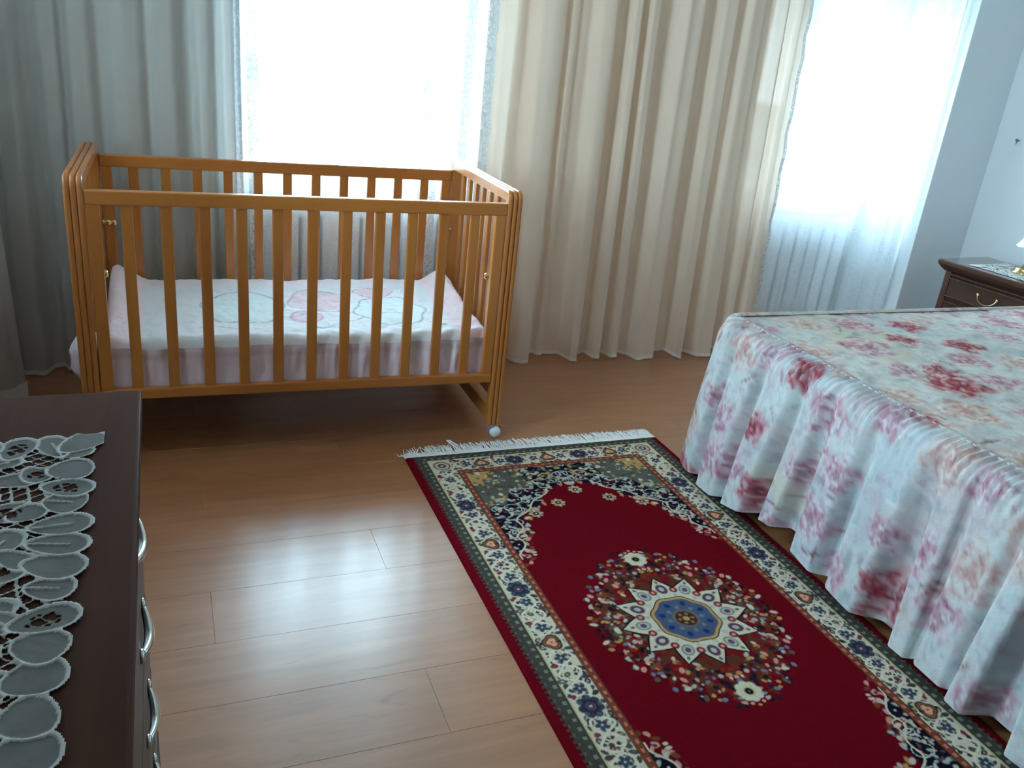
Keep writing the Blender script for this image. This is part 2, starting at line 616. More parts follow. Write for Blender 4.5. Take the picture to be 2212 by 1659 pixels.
# windows: frame, two sashes (pane, handle), sill
def window_x(name, w, y):
    x0, x1, z0, z1 = w
    bm = bmesh.new()
    f = 0.045
    for (a, b_, c, d) in ((x0, x0 + f, z0, z1), (x1 - f, x1, z0, z1), (x0 + f, x1 - f, z0, z0 + f), (x0 + f, x1 - f, z1 - f, z1)):
        add_box(bm, a, b_, y, y + 0.07, c, d, 0.004, 1)
    fr_ = structure(bm_obj(name, bm, M['white_pvc']))
    mid = (x0 + x1) / 2 - 0.08
    for (a, b_) in ((x0 + f, mid), (mid, x1 - f)):
        q = bmesh.new(); g = 0.032
        for (aa, bb, c, d) in ((a, a + g, z0 + f, z1 - f), (b_ - g, b_, z0 + f, z1 - f), (a + g, b_ - g, z0 + f, z0 + f + g), (a + g, b_ - g, z1 - f - g, z1 - f)):
            add_box(q, aa + 0.001, bb - 0.001, y - 0.012, y + 0.05, c + 0.001, d - 0.001, 0.004, 1)
        s_ = bm_obj('sash', q, M['white_pvc'], fr_)
        box('pane', a + g - 0.003, b_ - g + 0.003, y + 0.015, y + 0.021, z0 + f + g - 0.003, z1 - f - g + 0.003, M['glass'], s_)
    h = bmesh.new()
    add_box(h, mid - 0.013, mid + 0.013, y - 0.02, y - 0.012, 1.36, 1.44, 0.003, 1)
    add_tube(h, [(mid, y - 0.02, 1.4), (mid, y - 0.05, 1.4), (mid, y - 0.055, 1.385), (mid, y - 0.055, 1.29)], 0.009, 8)
    bm_obj('window_handle', h, M['chrome'], fr_)
    box('window_sill', x0 - 0.05, x1 + 0.05 if x1 < 3.2 else x1, YW - 0.012, y, z0 - 0.025, z0 - 0.001, M['white_pvc'], fr_, bev=0.006)
    return fr_


SHUT = 1.68
for nm_, w_ in (('window_1', W1), ('window_2', W2)):
    wo = window_x(nm_, w_, YW + 0.03)
    q = bmesh.new()
    zz = SHUT
    while zz < w_[3]:
        add_box(q, w_[0] + .002, w_[1] - .002, YW + .215, YW + .228, zz, zz + .049, .004, 1)
        zz += .05
    so = bm_obj('roller_shutter', q, M['facade'], wo)
    so['kind'] = 'stuff'
bm = bmesh.new()
f = 0.055
xw = XL - 0.2
for (a, b_, c, d) in ((W3[0], W3[0] + f, W3[2], W3[3]), (W3[1] - f, W3[1], W3[2], W3[3]), (W3[0] + f, W3[1] - f, W3[2], W3[2] + f), (W3[0] + f, W3[1] - f, W3[3] - f, W3[3]), ((W3[0] + W3[1]) / 2 - 0.05, (W3[0] + W3[1]) / 2 + 0.05, W3[2] + f, W3[3] - f)):
    add_box(bm, xw, xw + 0.07, a, b_, c, d, 0.004, 1)
w3 = structure(bm_obj('window_3', bm, M['white_pvc']))
ym = (W3[0] + W3[1]) / 2
for (a, b_) in ((W3[0] + f - 0.003, ym - 0.047), (ym + 0.047, W3[1] - f + 0.003)):
    box('pane', xw + 0.03, xw + 0.036, a, b_, W3[2] + f - 0.003, W3[3] - f + 0.003, M['glass'], w3)


# ------------------------------------------------------------------ outside
structure(box('ground', -40, 45, 4.2, 70, -3.3, -3.1, M['ground_out']))


def far_building(x0, x1, y0, y1, z1, cols, rows, label, bx):
    r = thing('building', label, 'building', ((x0 + x1) / 2, (y0 + y1) / 2, -3.1))
    cx, cy = r.location.x, r.location.y
    box('wall', x0 - cx, x1 - cx, y0 - cy, y1 - cy, 0, z1 + 3.1, M['facade'], r)
    bm_ = bmesh.new(); add_box(bm_, x0 - cx - 0.3, x1 - cx + 0.3, y0 - cy - 0.3, y1 - cy + 0.3, z1 + 3.1, z1 + 3.35)
    bm_obj('roof', bm_, M['bark'], r)
    for i in range(cols):
        for j in range(rows):
            ux = x0 - cx + (i + 0.5) * (x1 - x0) / cols; uz = 0.9 + j * 2.9
            w_ = box('window', ux - 0.55, ux + 0.55, y0 - cy - 0.03, y0 - cy + 0.05, uz, uz + 1.5, M['white_pvc'], r)
            box('pane', ux - 0.47, ux + 0.47, y0 - cy - 0.045, y0 - cy - 0.031, uz + 0.08, uz + 1.42, M['facade_win'], w_)


far_building(-2.6, 6.9, 24, 32, -0.3, 4, 1, 'pale low building with dark windows outside the window behind the crib', 0)
far_building(17.0, 27.0, 24, 32, -0.5, 4, 1, 'pale low building outside the window beside the bed', 0)


# ------------------------------------------------------------------ radiators
def radiator(x0, n, label):
    r = thing('radiator', label, 'radiator', (x0, 3.395, 0.0), group='white radiators under the windows')
    q = bmesh.new()
    add_box(q, 0.0075, 0.0725, -0.045, -0.033, 0.1, 0.63, 0.005, 2)
    add_box(q, 0.030, 0.050, -0.033, 0.04, 0.12, 0.62, 0.003, 1)
    add_box(q, 0.002, 0.078, 0.03, 0.036, 0.12, 0.62, 0.002, 1)
    for fx_ in (0.0075, 0.0705):
        add_box(q, fx_, fx_ + .002, -0.034, 0.031, 0.12, 0.62)
    add_lathe(q, [(0.02, 0.0), (0.02, 0.08)], (0.0, 0, 0.16), 10, 'x')
    add_lathe(q, [(0.02, 0.0), (0.02, 0.08)], (0.0, 0, 0.58), 10, 'x')
    me = bpy.data.meshes.new('radiator_section')
    bmesh.ops.recalc_face_normals(q, faces=q.faces); q.to_mesh(me); q.free()
    me.materials.append(M['radiator'])
    for k in range(n):
        o = bpy.data.objects.new('radiator_section', me); COL.objects.link(o); o.parent = r; o.location = (k * 0.08, 0, 0)
    v = bmesh.new()
    add_tube(v, [(n * 0.08, 0, 0.16), (n * 0.08 + 0.04, 0, 0.16), (n * 0.08 + 0.04, 0, 0.0)], 0.011, 10)
    bm_obj('pipe', v, M['radiator'], r, True)
    v = bmesh.new()
    add_lathe(v, [(0.02, 0), (0.022, 0.03), (0.016, 0.05)], (n * 0.08 - 0.002, 0, 0.58), 12, 'x')
    bm_obj('valve', v, M['radiator'], r, True)
    return r


radiator(0.33, 10, 'white column radiator under the window behind the crib')
radiator(2.58, 8, 'white column radiator under the window beside the bed')


# ------------------------------------------------------------------ curtains
def yline(x):
    return 3.285 - 0.047 * x


def curtain(name, label, x0, x1, ridges, mat, amp=0.078, z0=0.012, z1=ZC - 0.002, jit=0.0035, hem=0.016, edge_mat=None, edges=(), y_off=0.0, step=0.006, seed=1, slack=0.006, flare=0.0, scallop=0.0, bend=0.0):
    nx = int((x1 - x0) / step) + 1
    nz = 34
    X = np.linspace(x0, x1, nx)[:, None]
    T = np.linspace(0, 1, nz)[None, :]               # 0 = top
    prof = np.zeros((nx, nz))
    for (c, hw, a) in ridges:
        drift = 0.012 * np.sin(3.0 * T + c * 7 + seed)
        d = np.abs(X - (c + drift * (1 - T))) / (hw * (1.12 - 0.12 * T))
        prof = prof + a * (1 - sstep(0.45, 1.15, d))
    prof = np.minimum(prof, 1.15)
    wob = jit * np.sin(X * 41 + seed * 2 + 2.2 * np.sin(T * 3 + X * 3)) + jit * 0.7 * np.sin(X * 83 + seed + T * 2.5)
    dep = (0.55 + 0.45 * T) * (amp * prof) + wob
    Y = yline(X) + y_off - dep - bend * sstep(x0 + .45 * (x1 - x0), x1, X)
    Z = z1 + (z0 - z1) * T + 0 * X
    bow = (T ** 6) * slack * (np.sin(X * 23 + seed) + 0.6 * np.sin(X * 51 + seed * 3))
    Z = Z + np.maximum(bow, -0.008) + (T ** 8) * (0.005 * (1 - np.clip(prof, 0, 1)))
    XX = X + 0.016 * np.sin(X * 27 + seed + T * 4) * T * 0.5 + 0 * T + flare * T * (X - x0) / (x1 - x0)
    if scallop:
        w = np.exp(-((x1 - X) / 0.03) ** 2)
        XX = XX + w * scallop * np.abs(np.sin(T * 62))
    P = np.stack([XX + 0 * T, Y, Z], -1)
    o = link(name, grid_mesh(name, P), mat, None, True)
    # doubled hem: its own strip of cloth, a hair in front of the curtain
    nh = nz - 1
    for (side) in ('hem',):
        Th = np.linspace(0, 1, 4)[None, :]
        top = P[:, -1:, :] + np.array([0, 0, hem])
        Q = top * (1 - Th[..., None]) + P[:, -1:, :] * Th[..., None]
        Q[..., 1] -= 0.003
        link('hem', grid_mesh('hem', Q), M['hem'], o, True)
    for (ea, eb) in edges:
        i0 = np.searchsorted(X[:, 0], ea); i1 = np.searchsorted(X[:, 0], eb)
        Q = P[i0:i1 + 1].copy(); Q[..., 1] -= 0.004
        link('lace_border', grid_mesh('lace_border', Q), edge_mat or M['lace_edge'], o, True)
    return o


def auto_ridges(x0, x1, sp, seed, a=(0.6, 1.0)):
    r = random.Random(seed); out = []; x = x0
    while x < x1:
        out.append((x, sp * r.uniform(0.24, 0.36), r.uniform(*a)))
        x += sp * r.uniform(0.8, 1.25)
    return out


ca = curtain('curtain', '', -0.55, 0.275, [(-0.46, 0.05, 1), (-0.33, 0.045, 0.8), (-0.235, 0.05, 0.9), (-0.10, 0.075, 0.8), (0.03, 0.05, 0.7), (0.15, 0.035, 0.9), (0.235, 0.03, 1.0)],
             M['sheer_grey'], seed=2, edges=((0.245, 0.275),))
tag(ca, 'grey-white gathered sheer curtain hanging in the corner behind the left end of the crib', 'curtain')
cb = curtain('curtain', '', 1.15, 2.51, [(1.215, 0.04, 0.8), (1.38, 0.062, 1.0), (1.485, 0.02, 0.35), (1.61, 0.042, 0.9), (1.725, 0.024, 0.9), (1.80, 0.026, 0.8), (1.955, 0.062, 1.0), (2.11, 0.042, 0.9), (2.24, 0.055, 0.8), (2.36, 0.04, 0.6), (2.45, 0.03, 0.5)],
             M['sheer_fold'], seed=5, edges=((1.15, 1.175), (2.495, 2.51)), scallop=0.012, flare=0.085)
tag(cb, 'cream gathered sheer curtain hanging in folds between the two bright windows', 'curtain')
cc = curtain('curtain', '', 0.17, 1.24, [(0.36, 0.05, 0.3), (0.62, 0.05, 0.25), (0.93, 0.05, 0.35), (1.08, 0.04, 0.5), (1.17, 0.03, 0.6)], M['sheer_flat'], amp=0.03, jit=0.004, seed=8, y_off=0.045, edges=((0.295, 0.33), (0.93, 1.0), (1.075, 1.115)), slack=0.004)
tag(cc, 'flat translucent lace curtain over the bright window behind the crib', 'curtain')
cd = curtain('curtain', '', 2.50, 3.29, [(2.75, 0.04, 0.1), (2.98, 0.06, 0.3), (3.10, 0.045, 0.7), (3.20, 0.02, 0.5), (3.255, 0.02, 0.7)], M['sheer_flat'], amp=0.04, jit=0.004, seed=13, y_off=0.045, bend=0.105, edges=((3.27, 3.29),), slack=0.004)
tag(cd, 'thin white sheer curtain over the bright window beside the bed and pillar', 'curtain')

# the curtain of the left wall's window
ny_ = 160
Yc = np.linspace(1.9, 3.12, ny_)[:, None]; T = np.linspace(0, 1, 26)[None, :]
xo = XL + 0.075 + 0.035 * np.sin(Yc * 38 + 0.5 * np.sin(Yc * 11)) * (0.6 + 0.4 * T) + 0.012 * np.sin(Yc * 91 + T * 2) + 0.07 * T * sstep(2.85, 3.12, Yc)
P = np.stack([xo, Yc + 0 * T, ZC - 0.002 + (0.02 - ZC) * T + 0 * Yc], -1)
ce = link('curtain', grid_mesh('curtain', P), M['sheer_grey'], None, True)
tag(ce, 'sheer curtain along the left wall, end-on at the left edge above the dresser', 'curtain')
Q = P[:, -1:, :] + np.array([0.003, 0, 0.05]) * np.linspace(1, 0, 4)[None, :, None] + np.array([0.002, 0, 0])
link('hem', grid_mesh('hem', Q), M['hem'], ce, True)

# ------------------------------------------------------------------ crib
CL, CD = 1.30, 0.644
crib = thing('crib', 'honey-coloured wooden baby crib with vertical slats and white casters', 'crib', (-0.2451, 2.5054, 0), -0.0116)
PT = 0.048            # thickness of the end frames along x
ZT = 0.855


def end_frame(x0, parent):
    # profile in (x, n): n outward; three half-round ribs outside, flat inside
    prof = []
    for k in range(3):
        c = PT * (k + 0.5) / 3; r = PT / 6
        for j in range(6):
            a = math.pi - math.pi * j / 5
            prof.append((c + r * 0.98 * math.cos(a), 0.006 * math.sin(a) - 0.006))
    prof += [(PT - 0.002, -0.034), (0.002, -0.034)]
    R = 0.028
    path = []          # (y, z, ny, nz)
    path.append((0, 0.042, -1, 0)); path.append((0, 0.3, -1, 0)); path.append((0, ZT - R, -1, 0))
    for k in range(1, 8):
        a = math.pi - (math.pi / 2) * k / 8
        path.append((R + R * math.cos(a), ZT - R + R * math.sin(a), math.cos(a), math.sin(a)))
    path.append((R, ZT, 0, 1)); path.append((CD - R, ZT, 0, 1))
    for k in range(1, 8):
        a = math.pi / 2 - (math.pi / 2) * k / 8
        path.append((CD - R + R * math.cos(a), ZT - R + R * math.sin(a), math.cos(a), math.sin(a)))
    path.append((CD, ZT - R, 1, 0)); path.append((CD, 0.3, 1, 0)); path.append((CD, 0.042, 1, 0))
    bm_ = bmesh.new(); rings = []
    for (y, z, ny, nz) in path:
        rings.append([bm_.verts.new((x0 + px, y + ny * pn, z + nz * pn)) for (px, pn) in prof])
    k = len(prof)
    for i in range(len(rings) - 1):
        for j in range(k):
            bm_.faces.new((rings[i][j], rings[i][(j + 1) % k], rings[i + 1][(j + 1) % k], rings[i + 1][j]))
    bm_.faces.new(rings[0]); bm_.faces.new(rings[-1])
    return bm_obj('end_frame', bm_, M['oak'], parent)


slat_me = bpy.data.meshes.new('slat')
q = bmesh.new(); add_box(q, -0.0155, 0.0155, -0.007, 0.007, 0.232, 0.780, 0.004, 2); q.to_mesh(slat_me); q.free(); slat_me.materials.append(M['oak'])
eslat_me = bpy.data.meshes.new('end_slat')
q = bmesh.new(); add_box(q, -0.007, 0.007, -0.0155, 0.0155, 0.18, 0.815, 0.004, 2); q.to_mesh(eslat_me); q.free(); eslat_me.materials.append(M['oak'])


def put(name, me, loc, parent):
    o = bpy.data.objects.new(name, me); COL.objects.link(o); o.parent = parent; o.location = loc
    return o


for x0 in (0.0, CL - PT):
    end_frame(x0, crib)
    xi = x0 + PT / 2
    box('end_rail', xi - 0.011, xi + 0.011, 0.030, CD - 0.030, 0.14, 0.185, M['oak'], crib, 0.004)
    box('base_rail', xi - 0.014, xi + 0.014, 0.030, CD - 0.030, 0.045, 0.098, M['oak'], crib, 0.005)
    for k in range(6):
        put('end_slat', eslat_me, (xi, 0.165 + k * 0.075, 0.002), crib)
for yc in (0.016, CD - 0.016):
    box('top_rail', PT, CL - PT, yc - 0.0125, yc + 0.0125, 0.776, 0.816, M['oak_x'], crib, 0.006, 3)
    box('bottom_rail', PT, CL - PT, yc - 0.0125, yc + 0.0125, 0.206, 0.238, M['oak_x'], crib, 0.005)
    for xs in (PT + 0.002, CL - PT - 0.036):
        box('stile', xs, xs + 0.034, yc - 0.0105, yc + 0.0105, 0.236, 0.779, M['oak'], crib, 0.004)
    for k in range(11):
        put('slat', slat_me, (0.149 + 0.1 * k, yc, 0.0), crib)
# slatted mattress base
box('mattress_base', PT + 0.002, CL - PT - 0.002, 0.032, CD - 0.032, 0.205, 0.225, M['oak_x'], crib, 0.003)


def bolt(x, y, z, s):
    q_ = bmesh.new()
    add_lathe(q_, [(0.008, 0), (0.009, 0.004), (0.005, 0.008), (0.0095, 0.012), (0.0115, 0.018), (0.0095, 0.024), (0.005, 0.027), (0.0095, 0.031), (0.0115, 0.037), (0.0085, 0.043), (0.002, 0.045)], (0, 0, 0), 14, 'x')
    o = bm_obj('bolt_knob', q_, M['brass'], crib, True, (x, y, z), (0, 0, 0 if s > 0 else math.pi))
    o['label'] = 'small brass locking knob'
    return o


bolt(PT - 0.002, 0.050, 0.575, 1)
bolt(CL - PT + 0.002, 0.050, 0.568, -1)
bolt(PT - 0.002, CD - 0.052, 0.598, 1)
bolt(CL - PT + 0.002, CD - 0.052, 0.598, -1)
for (x, y) in ((PT / 2, 0.014), (CL - PT / 2, 0.014), (PT / 2, CD - 0.014), (CL - PT / 2, CD - 0.014)):
    q = bmesh.new()
    add_lathe(q, [(0.019, 0.028), (0.021, 0.034), (0.019, 0.044), (0.010, 0.0455)], (0, 0, 0), 16)
    add_box(q, -0.016, -0.011, -0.014, 0.014, 0.012, 0.036, 0.002, 1)
    cst = bm_obj('caster', q, M['grey_plastic'], crib, False, (x, y, 0), (0, 0, 0.12))
    q = bmesh.new()
    add_lathe(q, [(0.004, -0.018), (0.012, -0.0165), (0.0185, -0.010), (0.0205, 0.0), (0.0185, 0.010), (0.012, 0.0165), (0.004, 0.018)], (0.004, -0.016, 0.0205), 18, 'y')
    bm_obj('wheel', q, M['white_plastic'], cst, True)
    q = bmesh.new()
    add_box(q, 0.016, 0.036, -0.006, 0.006, 0.024, 0.029, 0.002, 1)
    bm_obj('brake_lever', q, M['red_plastic'], cst)

# ------------------------------------------------------------------ crib mattress (in crib coordinates; free-standing thing inside the crib)
cm = thing('crib_mattress', 'pink and white quilted crib mattress lying inside the wooden crib', 'mattress', crib.location[:], -0.0116)
pink = s2l((250, 230, 236)); pink2 = s2l((214, 160, 182)); whitec = s2l((232, 234, 238))
qx0, qx1 = PT + 0.040, CL - PT - 0.040
mx0, mx1, my0, my1 = 0.060, CL - 0.060, 0.033, CD - 0.035
pt = Painter(0, CL, 0, CD, 0.004, whitec)
pt.img *= (0.97 + 0.05 * fbm(pt.X, pt.Y, 30))[..., None]
for _ in range(260):
    pt.disc(RNG.uniform(0, CL), RNG.uniform(0, CD), RNG.uniform(.004, .009), s2l((236, 202, 212)), 1, 0, .6, .5)
edge = np.minimum.reduce([pt.X - mx0 - 0.0, mx1 - pt.X])
a = 1 - sstep(0.10, 0.115, np.where(pt.X < 0.6, pt.X - mx0, mx1 - pt.X))
pt.img = pt.img * (1 - a[..., None]) + (pink * (0.94 + 0.08 * np.sin(pt.Y * 2 * math.pi / 0.008)[..., None])) * a[..., None]
a = sstep(CD - 0.15, CD - 0.13, pt.Y) * 0.5
pt.img = pt.img * (1 - a[..., None]) + pink * a[..., None]
grey = s2l((140, 150, 160)); pale = s2l((226, 240, 242)); pk = s2l((232, 204, 212))


def blob(cx, cy, rx, ry, col, out, n=40, lob=0, amp=0.0, ph=0):
    pts = [(cx + rx * (1 + amp * math.sin(lob * t + ph)) * math.cos(t), cy + ry * (1 + amp * math.sin(lob * t + ph)) * math.sin(t)) for t in np.linspace(0, 2 * math.pi, n)]
    pt.disc(cx, cy, ry, col, rx / ry, 0, 0.15, 0.85)
    pt.stroke(pts, 0.0028, out, 0.8)


blob(0.47, 0.30, 0.13, 0.15, pale, grey, lob=5, amp=0.06)
blob(0.72, 0.36, 0.10, 0.11, pk, s2l((206, 150, 170)), lob=4, amp=0.1)
blob(0.66, 0.20, 0.05, 0.05, pk, s2l((206, 150, 170)))
blob(0.95, 0.25, 0.12, 0.13, pale, grey, lob=6, amp=0.08, ph=1)
blob(0.93, 0.44, 0.07, 0.05, pk, s2l((206, 150, 170)), lob=3, amp=0.1)
for k in range(7):
    x_ = 0.33 + 0.11 * k; y_ = 0.12 + 0.05 * (k % 3)
    pt.stroke([(x_ + 0.02 * j, y_ + 0.02 * math.sin(j * 0.9 + k)) for j in range(7)], 0.0024, grey, 0.7)
nx, ny = 250, 130
U = np.linspace(mx0, mx1, nx)[:, None]; Vv = np.linspace(my0, my1, ny)[None, :]
H = 0.372 + 0.020 * (Vv - my0) / (my1 - my0) + 0.010 * fbm(U, Vv, 14) + 0.008 * fbm(U, Vv, 40, 3)
eL = 1 - sstep(0.0, 0.13, U - mx0); eR = 1 - sstep(0.0, 0.11, mx1 - U)
H = H + eL * (0.004 + 0.055 * sstep(0.25, 0.9, (Vv - my0) / (my1 - my0))) + eR * (0.010 + 0.038 * sstep(0.3, 1, (Vv - my0) / (my1 - my0)))
dF = Vv - my0; dB = my1 - Vv; dE = np.minimum(U - mx0, mx1 - U)
rnd = lambda d, r: r - np.sqrt(np.maximum(r * r - np.maximum(r - d, 0) ** 2, 0))
H = H - rnd(dF, 0.028) * 1.0 - rnd(dB, 0.02) - rnd(dE, 0.03)
Pt = np.stack([U + 0 * Vv, Vv + 0 * U, H], -1)
topc = pt.sample(Pt[..., 0], Pt[..., 1])
link('quilted_top', grid_mesh('quilted_top', Pt, topc), M['quilt'], cm, True)
# sides: front apron with gathers, back and ends
per = []
for i in range(nx): per.append(Pt[i, 0])
for j in range(ny): per.append(Pt[nx - 1, j])
for i in range(nx - 1, -1, -1): per.append(Pt[i, ny - 1])
for j in range(ny - 1, -1, -1): per.append(Pt[0, j])
per = np.array(per)
nv = 14
tt = np.linspace(0, 1, nv)[None, :, None]
bot = per.copy(); bot[:, 2] = 0.2268
sd = np.arange(len(per)) * 0.0046
S = per[:, None, :] * (1 - tt) + bot[:, None, :] * tt
nrm = np.zeros((len(per), 2)); nrm[:nx, 1] = -1; nrm[nx:nx + ny, 0] = 1; nrm[nx + ny:2 * nx + ny, 1] = 1; nrm[2 * nx + ny:, 0] = -1
wr = 0.004 * np.sin(sd * 95 + 3 * np.sin(sd * 17)) + 0.004 * np.sin(sd * 53 + 1) + 0.003 * np.sin(sd * 190 + 4 * np.sin(sd * 9))
prof_ = np.sin(tt[..., 0] * math.pi) ** 0.7
off = (wr[:, None] - 0.005 + 0.004 * np.sin(sd[:, None] * 60 + tt[..., 0] * 5)) * prof_ + 0.006 * (1 - tt[..., 0]) * 0
off = np.minimum(off, 0.002)
S[..., :2] += nrm[:, None, :] * off[..., None]
sc = np.empty(S.shape)
stripe = 0.93 + 0.09 * np.sin(sd * 2 * math.pi / 0.0092)
sc[:] = (pink[None, :] * stripe[:, None])[:, None, :]
seam = (np.abs(tt[0, :, 0] - 0.2) < 0.05)
sc[:, seam] *= 0.86
link('side_panel', grid_mesh('side_panel', S, sc), M['quilt'], cm, True)
bq_ = bmesh.new(); add_box(bq_, mx0 + 0.012, mx1 - 0.012, my0 + 0.012, my1 - 0.012, 0.226, 0.34, 0.01, 1)
bm_obj('mattress_core', bq_, M['fringe'], cm)
# the corner of the cover that bulges out between front post and first end slat
nu, nv = 28, 20
th = np.linspace(0, math.pi * 2, nu)[:, None]; ph = np.linspace(0.02, math.pi - 0.02, nv)[None, :]
sgn = lambda v, e: np.sign(v) * np.abs(v) ** e
cx_, cy_, cz_ = 0.030, 0.089, 0.311
px = cx_ + 0.060 * sgn(np.cos(th), 0.8) * np.sin(ph) ** 0.6
py = cy_ + 0.050 * sgn(np.sin(th), 0.8) * np.sin(ph) ** 0.6
pz = cz_ + 0.073 * sgn(np.cos(ph), 0.75) + 0 * th
px = px + 0.003 * np.sin(pz * 120 + 2)
Pc = np.stack([px, py, pz], -1)
cc_ = np.empty(Pc.shape); cc_[:] = s2l((244, 220, 228)); cc_ *= (0.94 + 0.07 * np.sin(Pc[..., 1] * 2 * math.pi / 0.008))[..., None]
link('cover_corner', grid_mesh('cover_corner', Pc, cc_), M['quilt'], cm, True)

# ------------------------------------------------------------------ rug
RW, RL = 0.94, 1.92
RCX, RCY = 1.1555, 1.417
red = s2l((98, 8, 20)); cream = s2l((198, 187, 164)); navy = s2l((28, 28, 42)); greyg = s2l((88, 88, 78)); brown = s2l((120, 62, 42))
gold = s2l((176, 136, 84)); rose = s2l((206, 140, 128)); blue = s2l((70, 84, 110)); black = s2l((22, 20, 24)); purple = s2l((96, 58, 82)); ltgrey = s2l((168, 170, 160)); dkred = s2l((112, 20, 26)); peach = s2l((214, 150, 120))
rp = Painter(-RW / 2, RW / 2, -RL / 2, RL / 2, 0.0022, red)
AX, AY = np.abs(rp.X), np.abs(rp.Y)
fx = 0.31; fy = 0.835
ex = RW / 2 - AX; ey = RL / 2 - AY
# spandrel curve P(q)
qs = np.array([0, .28, .30, .34, .40, .47, .52, .56, .60, .64, .68, .70, .9]); ps = np.array([.325, .325, .304, .268, .246, .227, .205, .180, .128, .085, .05, .0, -.4])
cur = np.interp(AY, qs, ps) + 0.012 * np.sin(AY * 60) + 0.010 * np.sin(AX * 70)
D = AX - cur                                       # >0 inside the spandrel
D = np.where(AY > 0.7, np.maximum(D, AY - 0.66 + 0.35 * AX), D)


def mask_blend(mk, col, a=1.0):
    w = (mk * a)[..., None]
    rp.img = rp.img * (1 - w) + np.asarray(col) * w


nzz = fbm(AX, AY, 90, 2, 2); nz2 = fbm(AX, AY, 160, 9, 2)
mask_blend(sstep(0.028, 0.032, D), navy * 0.7)
mask_blend(sstep(0.150, 0.155, D + 0.02 * np.sin(AY * 50) + .015 * np.sin(AX * 80)) * sstep(0.02, 0.05, AY - 0.45) * sstep(.13, .14, AX + .01 * np.sin(AY * 90)), greyg)
cd_ = np.hypot((fx - AX), (fy - AY))
mask_blend(1 - sstep(0.085, 0.09, cd_ + 0.012 * np.sin(np.arctan2(fy - AY, fx - AX) * 14)), gold)


def sym(fn, x, y):
    for sx in (1, -1):
        for sy in (1, -1):
            fn(sx * x, sy * y, sx, sy)


rr = random.Random(3)
# dots and little scrolls filling the spandrels
for _ in range(900):
    x = rr.uniform(0.0, fx); y = rr.uniform(0.2, fy)
    c_ = np.interp(y, qs, ps); d_ = x - c_
    if y > 0.7:
        d_ = max(d_, y - 0.66 + 0.35 * x)
    if d_ < -0.004:
        continue
    if d_ < 0.034:
        col = rr.choice([gold, rose, cream, navy, dkred, ltgrey, brown]); r_ = rr.uniform(.004, .008)
    elif d_ < 0.15:
        col = rr.choice([cream, ltgrey, ltgrey, greyg, black, purple, rose]); r_ = rr.uniform(.003, .0065)
    else:
        col = rr.choice([ltgrey, greyg, greyg * .7, cream, gold]); r_ = rr.uniform(.004, .008)
    asp = rr.uniform(1, 2.2); an = rr.uniform(0, 3.14)
    sym(lambda X_, Y_, sx, sy: rp.disc(X_, Y_, r_, col, asp, an * sx * sy, .4, .9), x, y)
for _ in range(75):
    y = rr.uniform(0.3, 0.80); c_ = np.interp(y, qs, ps)
    x = c_ + rr.uniform(0.035, 0.17)
    if x > fx - 0.02 or x < 0:
        continue
    k0 = rr.uniform(0, 6.28); R_ = rr.uniform(.010, .024)
    arc = [(x + R_ * math.cos(k0 + t * 0.5), y + R_ * math.sin(k0 + t * 0.5) * 0.8) for t in range(8)]
    for sx in (1, -1):
        for sy in (1, -1):
            rp.stroke([(sx * a_, sy * b_) for a_, b_ in arc], .0017, ltgrey * 1.15, .8)
# the light scroll line that edges the dark spandrel, and blossoms on the red beside it
for sx in (1, -1):
    for sy in (1, -1):
        pts = []
        for t in np.linspace(0.33, 0.69, 44):
            pts.append((sx * (np.interp(t, qs, ps) + 0.036 + 0.010 * math.sin(t * 75)), sy * (t + 0.004 * math.cos(t * 60))))
        rp.stroke(pts, .0026, cream, .95)
for (x, y) in ((0.0, 0.655), (0.088, 0.590), (0.180, 0.545)):
    def flower(X_, Y_, sx, sy):
        for k in range(8):
            a_ = k * math.pi / 4
            rp.disc(X_ + .016 * math.cos(a_), Y_ + .016 * math.sin(a_), .0065, [ltgrey, gold][k % 2], 1.3, a_, .4, .95)
        rp.disc(X_, Y_, .008, navy, 1, 0, .3)
        rp.disc(X_, Y_, .0035, cream, 1, 0, .3)
    sym(flower, x, y)

# medallion
R = np.hypot(rp.X, rp.Y); TH_ = np.arctan2(rp.Y, rp.X)
loz = (np.abs(rp.X) / 0.235) ** 1.7 + (np.abs(rp.Y) / 0.292) ** 1.7
jag = 0.10 * np.sin(TH_ * 34) + 0.07 * np.sin(TH_ * 57 + 1)
inl = 1 - sstep(0.90, 0.97, loz + jag)
mixn = fbm(rp.X, rp.Y, 55, 4, 2)
rp.img = rp.img * (1 - inl[..., None]) + (dkred * sstep(.55, .4, mixn)[..., None] + s2l((84, 50, 34)) * (1 - sstep(.55, .4, mixn)[..., None])) * inl[..., None] * 0.9 + red * 0.1 * inl[..., None]
for _ in range(560):
    t = rr.uniform(0, 2 * math.pi); rad = rr.uniform(0.62, 1.06)
    x = 0.235 * rad * math.copysign(abs(math.cos(t)) ** 1.1, math.cos(t)); y = 0.292 * rad * math.copysign(abs(math.sin(t)) ** 1.1, math.sin(t))
    if math.hypot(x, y) < 0.150 or x < -0.01 or y < -0.01:
        continue
    col = rr.choice([cream, gold, rose, ltgrey, navy, navy, black, greyg, brown, s2l((130, 40, 30)), s2l((110, 118, 140))])
    r_ = rr.uniform(.0035, .008); asp = rr.uniform(1, 1.9); an = rr.uniform(0, 3)
    sym(lambda X_, Y_, sx, sy: rp.disc(X_, Y_, r_, col, asp, an * sx * sy, .4, .9), x, y)
NP = 12
tri = np.abs(((TH_ / (2 * math.pi) * NP + 0.5) % 1) - 0.5) * 2        # 0 at petal tip .. 1 between
rout = 0.176 - 0.050 * tri ** 0.8
rout = rout * (1 + 0.03 * np.cos(2 * TH_))
